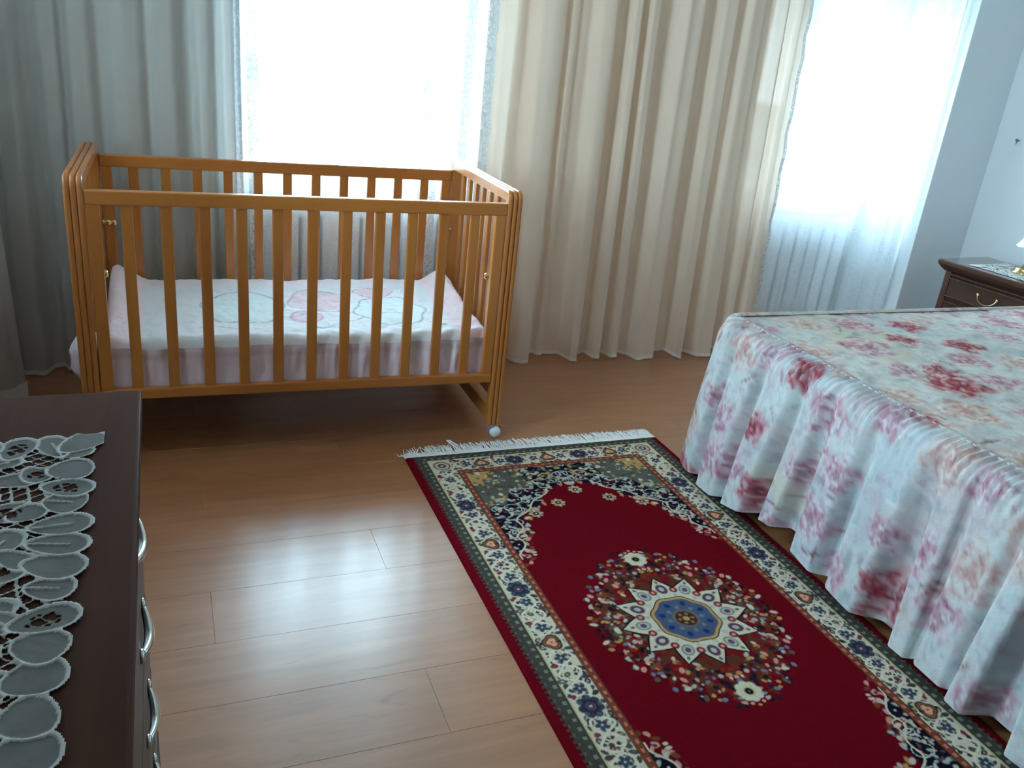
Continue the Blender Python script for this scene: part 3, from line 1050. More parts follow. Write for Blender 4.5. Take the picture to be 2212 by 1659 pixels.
mask_blend(1 - sstep(0.985, 1.0, R / (rout + 0.006)), black)
mask_blend(1 - sstep(0.975, 1.0, R / rout), cream)
for k in range(NP):
    a_ = 2 * math.pi * k / NP
    for (rad, r_, asp, col) in ((0.122, .017, 1.25, black), (0.122, .0145, 1.25, purple if k % 2 else ltgrey), (0.122, .008, 1.2, ltgrey if k % 2 else purple), (0.152, .0045, 1.6, greyg)):
        rp.disc(rad * math.cos(a_), rad * math.sin(a_), r_, col, asp, a_, .25, .95)
    a2 = a_ + math.pi / NP
    for (rad, r_, asp, col) in ((0.118, .0125, 1.0, dkred), (0.118, .0055, 1, rose), (0.098, .006, 1.5, ltgrey)):
        rp.disc(rad * math.cos(a2), rad * math.sin(a2), r_, col, asp, a2, .25, .95)
oct_ = R * (1 + 0.035 * np.cos(8 * TH_))
mask_blend(1 - sstep(.087, .089, oct_), black)
mask_blend(1 - sstep(.084, .086, oct_), gold)
mask_blend(1 - sstep(.076, .078, oct_), blue)
for k in range(8):
    a_ = 2 * math.pi * (k + .5) / 8
    rp.disc(.060 * math.cos(a_), .060 * math.sin(a_), .009, s2l((34, 46, 92)), 1.2, a_, .4, .9)
    rp.disc(.045 * math.cos(a_ + .39), .045 * math.sin(a_ + .39), .007, s2l((120, 122, 112)), 1.2, a_, .5, .7)
rp.disc(0, 0, .036, s2l((120, 104, 76)), 1, 0, .2, .8); rp.disc(0, 0, .030, s2l((70, 34, 26)), 1, 0, .2)
for k in range(6):
    a_ = 2 * math.pi * k / 6
    rp.disc(.018 * math.cos(a_), .018 * math.sin(a_), .006, gold * .6, 1, 0, .4, .8)
rp.disc(0, 0, .010, s2l((150, 146, 96)), 1, 0, .4)
for sy in (1, -1):
    cy_ = sy * 0.262
    for k in range(8):
        a_ = k * math.pi / 4
        rp.disc(.021 * math.cos(a_), cy_ + .021 * math.sin(a_), .0125, cream, 1, 0, .25)
    rp.disc(0, cy_, .018, s2l((196, 180, 140)), 1, 0, .3); rp.disc(0, cy_, .012, black, 1, 0, .3); rp.disc(0, cy_, .004, greyg, 1, 0, .3)
    for dx in (-.03, -.015, 0, .015, .03):
        rp.disc(dx, cy_ + sy * (.042 - abs(dx) * .5), .0045, rose if dx else gold, 1.2, 0, .3)

# borders
side = ex < ey + 0.022                                              # which border a point belongs to (mitred corners)
along = np.where(side, rp.Y, rp.X)
e = np.where(side, ex - 0.020, ey)                                  # distance into the border; the sides have a red edge strip
inb = e < 0.140
mask_blend(((e < 0.140) & (e >= 0.119)).astype(float), brown)
dash = ((along / 0.024) % 1)
mask_blend(((e > 0.1255) & (e < 0.1335) & (dash > .25) & (dash < .72)).astype(float), s2l((186, 112, 96)), .9)
mask_blend(((e > 0.138) & (e < 0.1405)).astype(float), black, .7)
mask_blend(((e < 0.119) & (e >= 0.042)).astype(float), cream)
mask_blend(((e < 0.1195) & (e >= 0.117)).astype(float), black, .8)
tooth = 0.003 * np.sign(np.sin(along * 2 * math.pi / 0.016))
mask_blend(((e < 0.042) & (e >= (np.where(side, 0.004 + tooth, 0.0)))).astype(float), s2l((70, 67, 60)))
dd = np.abs((along / 0.025) % 1 - .5)
mask_blend(((e > 0.024) & (e < 0.034) & (dd < .2)).astype(float), s2l((128, 132, 118)), .85)
mask_blend(((e > 0.009) & (e < 0.015) & (dd > .33)).astype(float), s2l((104, 102, 94)), .7)
mask_blend(((e < 0.0445) & (e >= 0.040)).astype(float), s2l((190, 172, 130)))
mask_blend((e < np.where(side, 0.004 + tooth, -1)).astype(float) * side, red)


def border_pt(t, e_, s, isside):
    # t along, e_ into the border -> rug coordinates
    return ((s * (RW / 2 - .020 - e_), t) if isside else (t, s * (RL / 2 - e_)))


def border_motifs(isside, half):
    r_ = random.Random(21 if isside else 22)
    cols = [navy, s2l((52, 56, 68)), s2l((74, 40, 46)), s2l((66, 70, 62)), s2l((50, 40, 56))]
    small = []
    t = 0.0
    while t < half - 0.02:
        off = r_.choice([0, .5])
        for k in range(4):
            if r_.random() < .88:
                small.append((t + r_.uniform(-.004, .004), .053 + .0183 * (k + off * .5) + r_.uniform(-.003, .003), r_.randrange(5), r_.uniform(.0052, .0085), r_.uniform(1.0, 1.9), r_.uniform(0, 3.14), r_.random()))
        t += 0.0158
    per = .21 if isside else .236
    for s in (1, -1):
        for m_ in (1, -1):
            for (t, e_, c_, rad, asp, an, kk) in small:
                if e_ > .114:
                    continue
                x, y = border_pt(m_ * t, e_, s, isside)
                rp.disc(x, y, rad, cols[c_], asp, an * s * m_, .3, .95)
                if kk < .5:
                    rp.disc(x, y, rad * .42, [ltgrey, rose, s2l((110, 100, 120)), gold][int(kk * 8)], asp, an * s * m_, .4, .85)
            # two crossing vines and their side stems
            for (am, ph, wd) in ((.027, 0, .0030), (.027, math.pi, .0030)):
                pts = [border_pt(m_ * u, .0805 + am * math.cos(u * 4 * math.pi / per + ph) + .004 * math.sin(u * 150), s, isside) for u in np.linspace(0, half - .04, 150)]
                rp.stroke(pts, wd, cream * 1.12, 1)
            u = .012
            while u < half - .05:
                c0 = .0805 + .027 * math.cos(u * 4 * math.pi / per)
                sg = 1 if c0 < .0805 else -1
                pts = [border_pt(m_ * (u + .012 * math.sin(a_)), c0 + sg * .012 * (1 - math.cos(a_)), s, isside) for a_ in np.linspace(0, 2.6, 7)]
                rp.stroke(pts, .0020, cream * 1.1, .95)
                u += .019
            n_ = 0; t = 0.0
            while t < half - 0.06:
                an = math.pi / 2 if isside else 0
                P_ = lambda da, de: border_pt(m_ * (t + da), .0805 + de, s, isside)
                if n_ % 2 == 0:
                    for (da, de, r0) in ((-.010, .006, .019), (.010, .006, .019), (0, -.008, .018), (0, .014, .012)):
                        x, y = P_(da, de); rp.disc(x, y, r0 * 1.18, cream, 1, 0, .2, .9)
                    for (da, de, r0) in ((-.010, .006, .019), (.010, .006, .019), (0, -.008, .018), (0, .016, .010), (0, -.026, .005)):
                        x, y = P_(da, de); rp.disc(x, y, r0, s2l((64, 44, 34)), 1, 0, .2)
                    for (da, de, r0) in ((-.009, .005, .0145), (.009, .005, .0145), (0, -.007, .0135)):
                        x, y = P_(da, de); rp.disc(x, y, r0, s2l((132, 96, 66)), 1, 0, .25)
                    for (da, de, r0) in ((-.006, .004, .0105), (.006, .004, .0105), (0, -.005, .009)):
                        x, y = P_(da, de); rp.disc(x, y, r0 + .002, s2l((74, 40, 34)), 1, 0, .2)
                    for (da, de, r0) in ((-.006, .004, .0095), (.006, .004, .0095), (0, -.005, .008)):
                        x, y = P_(da, de); rp.disc(x, y, r0, peach, 1, 0, .25)
                    x, y = P_(0, .001); rp.disc(x, y, .003, dkred, 1, 0, .4)
                else:
                    for (k0, r0, d0, col) in ((7, .0135, .022, cream), (7, .0115, .021, s2l((36, 40, 58))), (1, .022, 0, s2l((40, 44, 64))), (5, .006, .0235, s2l((70, 84, 104))), (1, .0125, 0, s2l((96, 68, 86))), (1, .008, 0, s2l((60, 40, 56))), (1, .0045, 0, ltgrey)):
                        for j in range(k0):
                            a_ = j * 2 * math.pi / k0 + .4
                            x, y = P_(d0 * 1.15 * math.cos(a_), d0 * math.sin(a_) * .95); rp.disc(x, y, r0, col, 1, 0, .25, .95)
                for dt in ((.055, .155) if isside else (.05,)):
                    x2, y2 = P_(dt, 0)
                    rp.disc(x2, y2, .0165, cream, 1, 0, .3, .9)
                    for j in range(5):
                        a_ = j * 1.2566 + .6
                        rp.disc(x2 + .0095 * math.cos(a_), y2 + .0095 * math.sin(a_), .0062, s2l((58, 66, 84)), 1.3, a_, .35)
                    rp.disc(x2, y2, .0032, ltgrey, 1, 0, .3)
                    x3, y3 = P_(dt + .022, -.024)
                    rp.disc(x3, y3, .0065, s2l((140, 48, 60)), 1.3, 1, .4)
                t += per / 2 if not isside else per
                n_ += 1


border_motifs(True, RL / 2 - 0.06)
border_motifs(False, RW / 2 - 0.08)
for sx in (1, -1):
    for sy in (1, -1):
        x, y = sx * (RW / 2 - .020 - .0805), sy * (RL / 2 - .0805)
        rp.disc(x, y, .036, cream, 1, 0, .2); rp.disc(x, y, .030, s2l((110, 40, 40)), 1, 0, .2); rp.disc(x, y, .024, s2l((190, 180, 160)), 1, 0, .2); rp.disc(x, y, .016, s2l((80, 60, 76)), 1, 0, .3)
        rp.disc(x, y, .006, cream, 1, 0, .3)
rp.img *= (0.86 + 0.28 * vnoise(rp.X, rp.Y, 420, 1.0))[..., None]
rp.img = np.clip(rp.img, 0, 1)

rug = thing('rug', 'red oriental rug with a medallion and patterned border on the floor', 'rug', (RCX, RCY, 0))
Zr = 0.009 + 0.0012 * vnoise(rp.X, rp.Y, 330, 2.0)
bordz = np.minimum(ex, ey)
Zr = np.where(bordz < 0.006, 0.009 - 0.0085 * (1 - np.clip(bordz / 0.006, 0, 1)) ** 1.5, Zr)
o = link('rug_body', grid_mesh('rug_body', np.stack([rp.X, rp.Y, Zr], -1), rp.img), M['rug'], rug, True)
o.data.flip_normals() if False else None
# fringes: many threads, one piece of stuff at each end
for sy in (1, -1):
    q = bmesh.new()
    r_ = random.Random(31 + sy)
    n = 330
    for k in range(n):
        x = -RW / 2 + .004 + (RW - .008) * k / (n - 1)
        if sy > 0 and k < 26:
            tip = (x + r_.uniform(-.03, .03), r_.uniform(.02, .055)); zt_ = r_.uniform(.004, .02)
        else:
            tip = (x + r_.gauss(0, .006), r_.uniform(.066, .080)); zt_ = r_.uniform(.001, .006)
        y0 = sy * (RL / 2 - .002)
        p0 = (x, y0, .005); p3 = (tip[0], sy * (RL / 2 + tip[1]), zt_)
        p1 = (x + (tip[0] - x) * .3 + r_.gauss(0, .002), sy * (RL / 2 + tip[1] * .35), .006 + r_.uniform(0, .004))
        p2 = (x + (tip[0] - x) * .7 + r_.gauss(0, .003), sy * (RL / 2 + tip[1] * .7), .003 + r_.uniform(0, .005))
        add_tube(q, [p0, p1, p2, p3], [.0021, .0019, .0017, .0010], 4, False)
    if sy > 0:
        for (xa, xb) in ((0.34, 0.365), (0.355, 0.372)):
            add_tube(q, [(RW / 2 - xa - .40, RL / 2 + .055, .006), (RW / 2 - xb - .40, RL / 2 + .085, .014), (RW / 2 - xa - .41, RL / 2 + .104, .004)], [.0028, .0024, .001], 5, False)
    # woven end band
    add_box(q, -RW / 2, RW / 2, sy * (RL / 2 + .012) - .013, sy * (RL / 2 + .012) + .013, .001, .006, .001, 1)
    fo = bm_obj('fringe', q, M['fringe'], rug)
    fo['kind'] = 'stuff'
    fo['label'] = 'white cotton fringe threads'

# ------------------------------------------------------------------ bed
BX0, BX1, BY0, BY1, BZ = 1.600, 3.585, 0.46, 2.165, 0.555
bed = thing('bed', 'double bed with dark wooden frame under a floral bedspread', 'bed', (BX0 + 0.04, (BY0 + BY1) / 2, 0))
bx, by = bed.location.x, bed.location.y
box('foot_rail', 1.655 - bx, 1.690 - bx, BY0 + 0.03 - by, BY1 - 0.06 - by, 0.055, 0.20, M['walnut_edge'], bed, 0.008, 3)
for yq in (BY0 + 0.05, BY1 - 0.085):
    box('side_rail', 1.690 - bx, BX1 - 0.06 - bx, yq - by, yq + 0.03 - by, 0.09, 0.24, M['walnut'], bed, 0.005)
for (xq, yq) in ((1.692, BY0 + 0.081), (1.692, BY1 - 0.146), (BX1 - 0.12, BY0 + 0.081), (BX1 - 0.12, BY1 - 0.146)):
    box('leg', xq - bx, xq + 0.06 - bx, yq - by, yq + 0.06 - by, 0.0, 0.235, M['walnut'], bed, 0.004)
box('headboard', BX1 - 0.055 - bx, BX1 - 0.005 - bx, BY0 + 0.02 - by, BY1 - 0.02 - by, 0.0, 0.50, M['walnut'], bed, 0.01)
box('mattress', 1.700 - bx, BX1 - 0.06 - bx, BY0 + 0.085 - by, BY1 - 0.09 - by, 0.237, 0.515, M['fringe'], bed, 0.03, 3)

# floral cloth painted as a repeat-free field of roses
base = s2l((216, 217, 210))
fp = Painter(-0.2, 4.6, -0.2, 4.2, 0.0055, base)
n1 = fbm(fp.X, fp.Y, 9, 3); n2 = fbm(fp.X, fp.Y, 22, 8)
fp.img = fp.img * (0.93 + 0.12 * n2[..., None])
tint = sstep(.50, .62, n1)[..., None]; fp.img = fp.img * (1 - .45 * tint) + s2l((214, 186, 182)) * .45 * tint
tint = sstep(.52, .64, fbm(fp.X, fp.Y, 8, 21))[..., None]; fp.img = fp.img * (1 - .5 * tint) + s2l((186, 198, 200)) * .5 * tint
rr = random.Random(12)


def rose_at(cx, cy, Rr, kind, rot):
    w = fp.win(cx, cy, Rr * 1.15)
    if w is None:
        return
    dx = fp.X[w] - cx; dy = fp.Y[w] - cy
    nn = fbm(fp.X[w], fp.Y[w], 36, cx * 7, 2) - .5; nf = fbm(fp.X[w], fp.Y[w], 120, cx * 5, 2) - .5
    r_ = np.hypot(dx, dy * 1.08) / Rr * (1 + .35 * nn); t = np.arctan2(dy, dx) + rot
    sw = np.sin(3 * t + 12 * np.sqrt(r_ + 1e-4) + 7 * nn + 4 * nf)
    sw2 = np.sin(5 * t - 15 * r_ + 9 * nn + 5 * nf + 1)
    al = (1 - sstep(.66, 1.0, r_ + .14 * np.sin(5 * t) + .5 * nf)) * (1 - .45 * sstep(.1, .25, nf + .2 * sw))
    if kind == 'dark':
        c1, c2, c3 = s2l((176, 70, 82)), s2l((210, 146, 150)), s2l((112, 20, 36))
    elif kind == 'pink':
        c1, c2, c3 = s2l((206, 156, 166)), s2l((228, 214, 214)), s2l((154, 66, 90))
    else:
        c1, c2, c3 = s2l((214, 178, 166)), s2l((228, 216, 206)), s2l((186, 112, 106))
    k = sstep(-.5, .6, sw)[..., None]
    col = c1 * (1 - k) + c2 * k
    k2 = (sstep(.45, .85, sw2) * sstep(1.1, .5, r_))[..., None] * .8
    col = col * (1 - k2) + c3 * k2
    k3 = sstep(.3, .12, r_)[..., None] * .6
    col = col * (1 - k3) + c3 * k3
    a = (al * (.97 if kind == 'dark' else .9))[..., None]
    fp.img[w] = fp.img[w] * (1 - a) + col * a


st_ = fbm(fp.X + .02 * fbm(fp.X, fp.Y, 40, 6), fp.Y, 48, 31, 2)
tint = (sstep(.56, .66, st_) * .26)[..., None]; fp.img = fp.img * (1 - tint) + s2l((200, 150, 162)) * tint
st_ = fbm(fp.X * 1.6 + fp.Y * .4, fp.Y, 62, 17, 2)
tint = (sstep(.62, .70, st_) * .32)[..., None]; fp.img = fp.img * (1 - tint) + s2l((148, 138, 150)) * tint
tint = (sstep(.60, .72, fbm(fp.X, fp.Y, 5, 41)) * .5)[..., None]; fp.img = fp.img * (1 - tint) + s2l((222, 208, 178)) * tint
cells = []
for i in range(27):
    for j in range(25):
        cells.append((-.1 + i * .175 + rr.uniform(-.06, .06) + (j % 2) * .09, -.1 + j * .175 + rr.uniform(-.06, .06)))
rr.shuffle(cells)
for (x, y) in cells:
    k = rr.random()
    for _ in range(3):
        fp.disc(x + rr.uniform(-.12, .12), y + rr.uniform(-.12, .12), rr.uniform(.008, .018), rr.choice([s2l((150, 164, 162)), s2l((164, 150, 150)), s2l((140, 130, 136))]), rr.uniform(1.2, 2.6), rr.uniform(0, 3), .6, .55)
    rose_at(x, y, rr.uniform(.055, .105), 'dark' if k < .21 else ('pink' if k < .70 else 'pale'), rr.uniform(0, 6))
    for _ in range(2):
        a0 = rr.uniform(0, 6); rad = rr.uniform(.05, .11)
        fp.stroke([(x + rad * math.cos(a0 + .2 * q_), y + rad * math.sin(a0 + .2 * q_)) for q_ in range(4)], rr.uniform(.0025, .005), rr.choice([s2l((160, 74, 84)), s2l((236, 230, 224)), s2l((128, 44, 56))]), .6)
for (x, y) in ((0.33, 3.30), (0.58, 3.62), (1.00, 3.66), (0.85, 3.25)):
    pass
fp.img = np.clip(fp.img * (0.97 + 0.06 * fbm(fp.X, fp.Y, 70, 2, 2))[..., None], 0, 1)

bs = thing('bedspread', 'floral rose-print bedspread with a gathered skirt draped over the bed', 'bedspread', (bx, by, BZ))
SE = 0.070                                            # the gathering seam lies this far inside the edge
# top panel
SF = 0.020                                            # on the long sides the top runs out to the edge
tx = np.arange(BX0 + SE, BX1 - 0.06 + .004, 0.008); ty = np.concatenate([[BY0 + .005, BY0 + .012], np.arange(BY0 + .02, BY1 - .018, 0.008), [BY1 - .018, BY1 - .012, BY1 - .005]])
TX, TY = np.meshgrid(tx, ty, indexing='ij')


def top_h(X, Y):
    d = np.minimum.reduce([X - BX0, BY1 - Y, Y - BY0])
    h = BZ + 0.012 * sstep(0, .45, d) + 0.010 * (fbm(X, Y, 7, 2) - .5) + 0.007 * (fbm(X, Y, 26, 5) - .5)
    hp = sstep(2.86, 3.08, X) * sstep(BY0 + .02, BY0 + .2, Y) * sstep(BY1 - .02, BY1 - .2, Y)
    return h + 0.085 * hp


TZ = top_h(TX, TY) - 0.004 - 0.013 * (1 - sstep(.004, .022, np.minimum(BY1 - TY, TY - BY0)))
tc_ = fp.sample(TX - BX0, TY) * np.array([0.86, 0.85, 0.83])
# softened rectangle corner at the foot: pull the two foot corners of the top in
o = link('top_panel', grid_mesh('top_panel', np.stack([TX - bx, TY - by, TZ - BZ], -1), tc_), M['bedcloth'], bs, True)
# skirt around far side, foot and near side
RC = 0.10
path = []                                             # (x, y, nx, ny)
step = 0.006
xs_ = np.arange(BX1 - 0.06, BX0 + RC, -step)
for x in xs_: path.append((x, BY1, 0, 1))
for k in range(1, 28):
    a = math.pi / 2 + (math.pi / 2) * k / 28
    path.append((BX0 + RC + RC * math.cos(a), BY1 - RC + RC * math.sin(a), math.cos(a), math.sin(a)))
for y in np.arange(BY1 - RC, BY0 + RC, -step): path.append((BX0, y, -1, 0))
for k in range(1, 28):
    a = math.pi + (math.pi / 2) * k / 28
    path.append((BX0 + RC + RC * math.cos(a), BY0 + RC + RC * math.sin(a), math.cos(a), math.sin(a)))
for x in np.arange(BX0 + RC, BX1 - 0.06, step): path.append((x, BY0, 0, -1))
path = np.array(path)
s_arc = np.concatenate([[0], np.cumsum(np.hypot(np.diff(path[:, 0]), np.diff(path[:, 1])))])
n = len(path)
# pleats: irregular ridges along s
ridge = np.zeros(n); rr2 = random.Random(44); s0 = 0.0; pl = []
while s0 < s_arc[-1]:
    sp_ = rr2.uniform(.085, .19); pl.append((s0 + sp_ / 2, sp_ * .52, rr2.uniform(.6, 1.0), rr2.uniform(-.045, .045))); s0 += sp_
nt_ = 60
tt = np.linspace(0, 1, nt_)
Rr_ = 0.055
LEN = 0.46
P = np.zeros((n, nt_, 3)); UV = np.zeros((n, nt_, 2))
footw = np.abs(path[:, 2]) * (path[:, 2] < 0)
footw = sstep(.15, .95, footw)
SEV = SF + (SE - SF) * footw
RV = np.minimum(Rr_, SEV - .002)
gw = .35 + .65 * vnoise(s_arc, s_arc * 0, 9, 3)
gph = 2 * math.pi * s_arc / 0.021 + 5 * vnoise(s_arc, s_arc * 0, 14, 8) * 2
for j, t in enumerate(tt):
    ell = -0.02 + t * (SE + 0.50)                     # length along the cloth from the seam
    # flat run to the roll, quarter-round roll, then the drop
    flat = SEV - RV
    a = np.clip((ell - flat) / RV, 0, math.pi / 2)
    dz = np.maximum(ell - flat - RV * math.pi / 2, 0)
    out = np.where(ell < flat, -SEV + ell, -RV + RV * np.sin(a) + 0.075 * dz)
    zz = np.where(ell < flat, 0.0, -RV + RV * np.cos(a) - dz * 0.985)
    ramp = sstep(0.0, 0.09, ell) * (0.25 + 0.75 * sstep(0.05, 0.42, ell))
    gat = 0.0052 * gw * np.sin(gph + 3 * ell / .1) * sstep(-0.012, .012, ell) * (1 - sstep(.07, .17, ell)) * (.02 + .98 * footw)
    rid = np.zeros(n)
    for (c, hw, am, dr) in pl:
        d = (s_arc - (c + dr * t)) / hw
        d = np.where(d > 0, d * 1.0, -d * .94)
        rid = np.maximum(rid, am * (1 - sstep(0.40 + .12 * (1 - t), 1.02, d)))
    offs = out + ramp * (0.088 * rid - 0.050) + 0.5 * gat
    drop = zz + gat * 1.0 + (0.006 * sstep(.02, -.01, ell))
    P[:, j, 0] = path[:, 0] + path[:, 2] * offs
    P[:, j, 1] = path[:, 1] + path[:, 3] * offs
    zb = BZ - 0.002 + drop
    # hem rises a little unevenly, more toward the near end of the foot
    lift = sstep(.30, .56, ell) * (0.020 * np.sin(s_arc * 5.3 + 1) + 0.012 * np.sin(s_arc * 11) + 0.030 * sstep(BX1 - BX0 + 1.0, BX1 - BX0 + 1.6, s_arc))
    P[:, j, 2] = zb + lift
    UV[:, j, 0] = s_arc * 1.15; UV[:, j, 1] = 3.5 - ell * 1.0
# corners of the seam line: the top panel is square there, so tuck the skirt's inner edge under it
P[:, 0, 2] -= 0.006
hem_min = P[:, -1, 2].min()
P[..., 2] = np.maximum(P[..., 2], 0.012)
sc_ = fp.sample(np.mod(UV[..., 0], 4.3), UV[..., 1])
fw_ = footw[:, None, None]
sc_ = np.clip(sc_ * (np.array([0.72, 0.75, 0.79]) * fw_ + np.array([0.86, 0.85, 0.83]) * (1 - fw_)), 0, 1)  # foot drop darker and bluer: its cool shade is put into the cloth colour
Pl = P - np.array([bx, by, BZ])
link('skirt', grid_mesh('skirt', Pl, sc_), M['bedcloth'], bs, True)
# piping seam
q = bmesh.new()
add_tube(q, [(BX0 + SE - bx, BY1 - SE - by - .004 * k_ * 0 - (BY1 - BY0 - 2 * SE) * k_ / 60, .0005 + .0012 * math.sin(k_ * 2.1)) for k_ in range(61)], .0020, 6)
bm_obj('piping', q, plain('piping_cotton', (196, 186, 176), .85), bs, True)

# ------------------------------------------------------------------ dresser
dr = thing('dresser', 'dark brown wooden chest of drawers, its top seen from above', 'dresser', (-0.30, 0.62, 0))
dx_, dy_ = dr.location.x, dr.location.y
DY0, DY1 = 0.02, 1.128


def L_(x0, x1, y0, y1, z0, z1):
    return (x0 - dx_, x1 - dx_, y0 - dy_, y1 - dy_, z0, z1)


box('top', *L_(-0.575, -0.040, DY0 - .01, DY1, 0.795, 0.820), M['walnut_top'], dr, 0.004, 3)
box('carcass', *L_(-0.57, -0.072, DY0, DY1 - .022, 0.09, 0.795), M['walnut'], dr, 0.002)
box('plinth', *L_(-0.565, -0.049, DY0 + .005, DY1 - .014, 0.0, 0.265), M['walnut'], dr, 0.006)
for (ya, yb) in ((DY0 + .006, 0.560), (0.568, DY1 - .030)):
    for k in range(4):
        z0 = 0.272 + k * 0.1303
        d_ = box('drawer', *L_(-0.072, -0.052, ya, yb, z0, z0 + 0.125), M['walnut'], dr, 0.006, 2)
        ym_ = (ya + yb) / 2 + 0.095
        zc_ = z0 + 0.055
        q = bmesh.new()
        arc = [(-0.052 - dx_ + 0.009 * math.sin(math.pi * t) ** .7, ym_ - .05 + .10 * t - dy_, zc_ - 0.010 * math.sin(math.pi * t)) for t in np.linspace(0, 1, 13)]
        add_tube(q, arc, [.0035, .0042, .005, .0055, .006, .006, .006, .006, .006, .0055, .005, .0042, .0035], 8)
        for e_ in (-.05, .05):
            add_lathe(q, [(.009, 0), (.009, .003), (.005, .006)], (-0.0525 - dx_, ym_ + e_ - dy_, zc_), 12, 'x')
        h_ = bm_obj('handle', q, M['chrome'], d_, True)
        h_['label'] = 'curved silver metal handle'


# ------------------------------------------------------------------ doilies: cutwork lace built with real holes
def doily(name, x0, x1, y0, y1, z, step, seed, parent_loc, size=0.03, band=0.12, rz=0.0, fill=(122, 121, 119)):
    """Cutwork cloth: rows of corded petals along the edge, open work with fine bars between them, plain linen in the middle."""
    nx_ = int((x1 - x0) / step) + 1; ny_2 = int((y1 - y0) / step) + 1
    X, Y = np.meshgrid(np.linspace(x0, x1, nx_), np.linspace(y0, y1, ny_2), indexing='ij')
    rg = random.Random(seed)
    best = np.full(X.shape, 9.0)                          # signed distance to the top-most petal that covers a point
    cover = np.zeros(X.shape, bool)
    eye = np.zeros(X.shape, bool)
    pet = []

    def walk(inset, sp, a, b_, turn):
        xa, xb, ya, yb = x0 + inset, x1 - inset, y0 + inset, y1 - inset
        for (p, q_, base_ang) in (((xb, ya), (xb, yb), 0.0), ((xb, yb), (xa, yb), math.pi / 2), ((xa, yb), (xa, ya), math.pi), ((xa, ya), (xb, ya), -math.pi / 2)):
            L = math.hypot(q_[0] - p[0], q_[1] - p[1]); n_ = max(2, int(round(L / sp)))
            for k in range(n_):
                t = (k + .5 + rg.uniform(-.12, .12)) / n_
                pet.append((p[0] + (q_[0] - p[0]) * t, p[1] + (q_[1] - p[1]) * t, a * rg.uniform(.8, 1.15), b_ * rg.uniform(.8, 1.1), base_ang + rg.uniform(-turn, turn), rg.random()))
    walk(band * .95, size * 1.7, size * 1.0, size * .60, 1.5)
    walk(band * .66, size * 1.9, size * 1.0, size * .66, 1.5)
    walk(band * .52, size * 2.6, size * .8, size * .55, 1.5)
    walk(size * 1.0, size * 1.22, size * .90, size * .74, .45)
    for (cx, cy, ang) in ((x1, y1, .8), (x0, y1, 2.35), (x0, y0, -2.35), (x1, y0, -.8)):
        pet.append((cx - math.copysign(size * .75, math.cos(ang)), cy - math.copysign(size * .75, math.sin(ang)), size * 1.1, size * .7, ang, .5))
    for (cx, cy, a, b_, an, kk) in pet:
        i0 = max(int((cx - x0 - a * 1.2) / step), 0); i1 = min(int((cx - x0 + a * 1.2) / step) + 2, nx_)
        j0 = max(int((cy - y0 - a * 1.2) / step), 0); j1 = min(int((cy - y0 + a * 1.2) / step) + 2, ny_2)
        if i0 >= i1 or j0 >= j1:
            continue
        w = (slice(i0, i1), slice(j0, j1))
        dx = X[w] - cx; dy = Y[w] - cy
        u = dx * math.cos(an) + dy * math.sin(an); v = -dx * math.sin(an) + dy * math.cos(an)
        b2 = b_ * (1.0 - .28 * np.clip(u / a, -1, 1) * -1)
        r_ = np.sqrt((u / a) ** 2 + (v / b2) ** 2)
        d = (1 - r_) * np.minimum(a, b_)
        ins = d > 0
        vein = (np.abs(v) < .0011) & (u < a * .35) & (u > -a * .8) if kk > .55 else np.zeros(d.shape, bool)
        best[w] = np.where(ins, np.where(vein, .0008, d), best[w])
        cover[w] |= ins
        if kk < .18:
            eye[w] |= (r_ < .45) & (np.abs(np.sin(u * 700)) > .35)
            best[w] = np.where((r_ < .45), .01, best[w])
    E = np.minimum.reduce([X - x0, x1 - X, Y - y0, y1 - Y])
    mid = E > band * 1.02 + .006 * np.sin(X * 110) * np.sin(Y * 110)
    midedge = mid & (E < band * 1.02 + .009)
    open_ = ~cover & ~mid & (E > size * .55)
    bars = (np.abs(np.sin(X * 205 + Y * 150 + 3 * np.sin(Y * 40))) < .44) | (np.abs(np.sin(X * 140 - Y * 215)) < .40)
    solid = (cover & ~(eye & ~bars)) | mid | (open_ & bars)
    cord = (cover & (best < .0032)) | midedge
    zz = z + .0008 + .0014 * np.where(cover, sstep(.0042, .0012, best), 0) + .0010 * midedge + .0005 * vnoise(X, Y, 260, 4)
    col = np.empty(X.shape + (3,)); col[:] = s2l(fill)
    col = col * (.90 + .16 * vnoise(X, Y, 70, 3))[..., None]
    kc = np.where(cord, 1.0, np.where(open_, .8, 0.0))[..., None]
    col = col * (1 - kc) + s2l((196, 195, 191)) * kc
    mk = solid[:-1, :-1] & solid[1:, :-1] & solid[1:, 1:] & solid[:-1, 1:]
    Pd = np.stack([X - parent_loc[0], Y - parent_loc[1], zz - parent_loc[2]], -1)
    me = grid_mesh(name, Pd, col, mk)
    o_ = link(name, me, M['lace'], None, True)
    o_.location = parent_loc
    o_.rotation_euler = (0, 0, rz)
    md = o_.modifiers.new('thickness', 'SOLIDIFY'); md.thickness = .0007; md.offset = -1
    return o_


M['lace'] = vcol('cutwork_linen', .9, .1, .3, 900)
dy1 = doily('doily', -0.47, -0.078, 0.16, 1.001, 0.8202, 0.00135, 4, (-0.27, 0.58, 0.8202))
tag(dy1, 'white cutwork lace runner lying on the dark brown dresser', 'doily')

# ------------------------------------------------------------------ nightstand
ns = thing('nightstand', 'dark wooden nightstand with a moulded top beside the bed', 'nightstand', (3.42, 2.52, 0), 0.09)
NX0, NX1, NY0, NY1 = -0.185, 0.155, -0.265, 0.265
ZN = 0.58
q = bmesh.new()
add_box(q, NX0, NX1, NY0, NY1, ZN - .022, ZN, .005, 2)
bm_obj('top', q, M['walnut_edge'], ns)
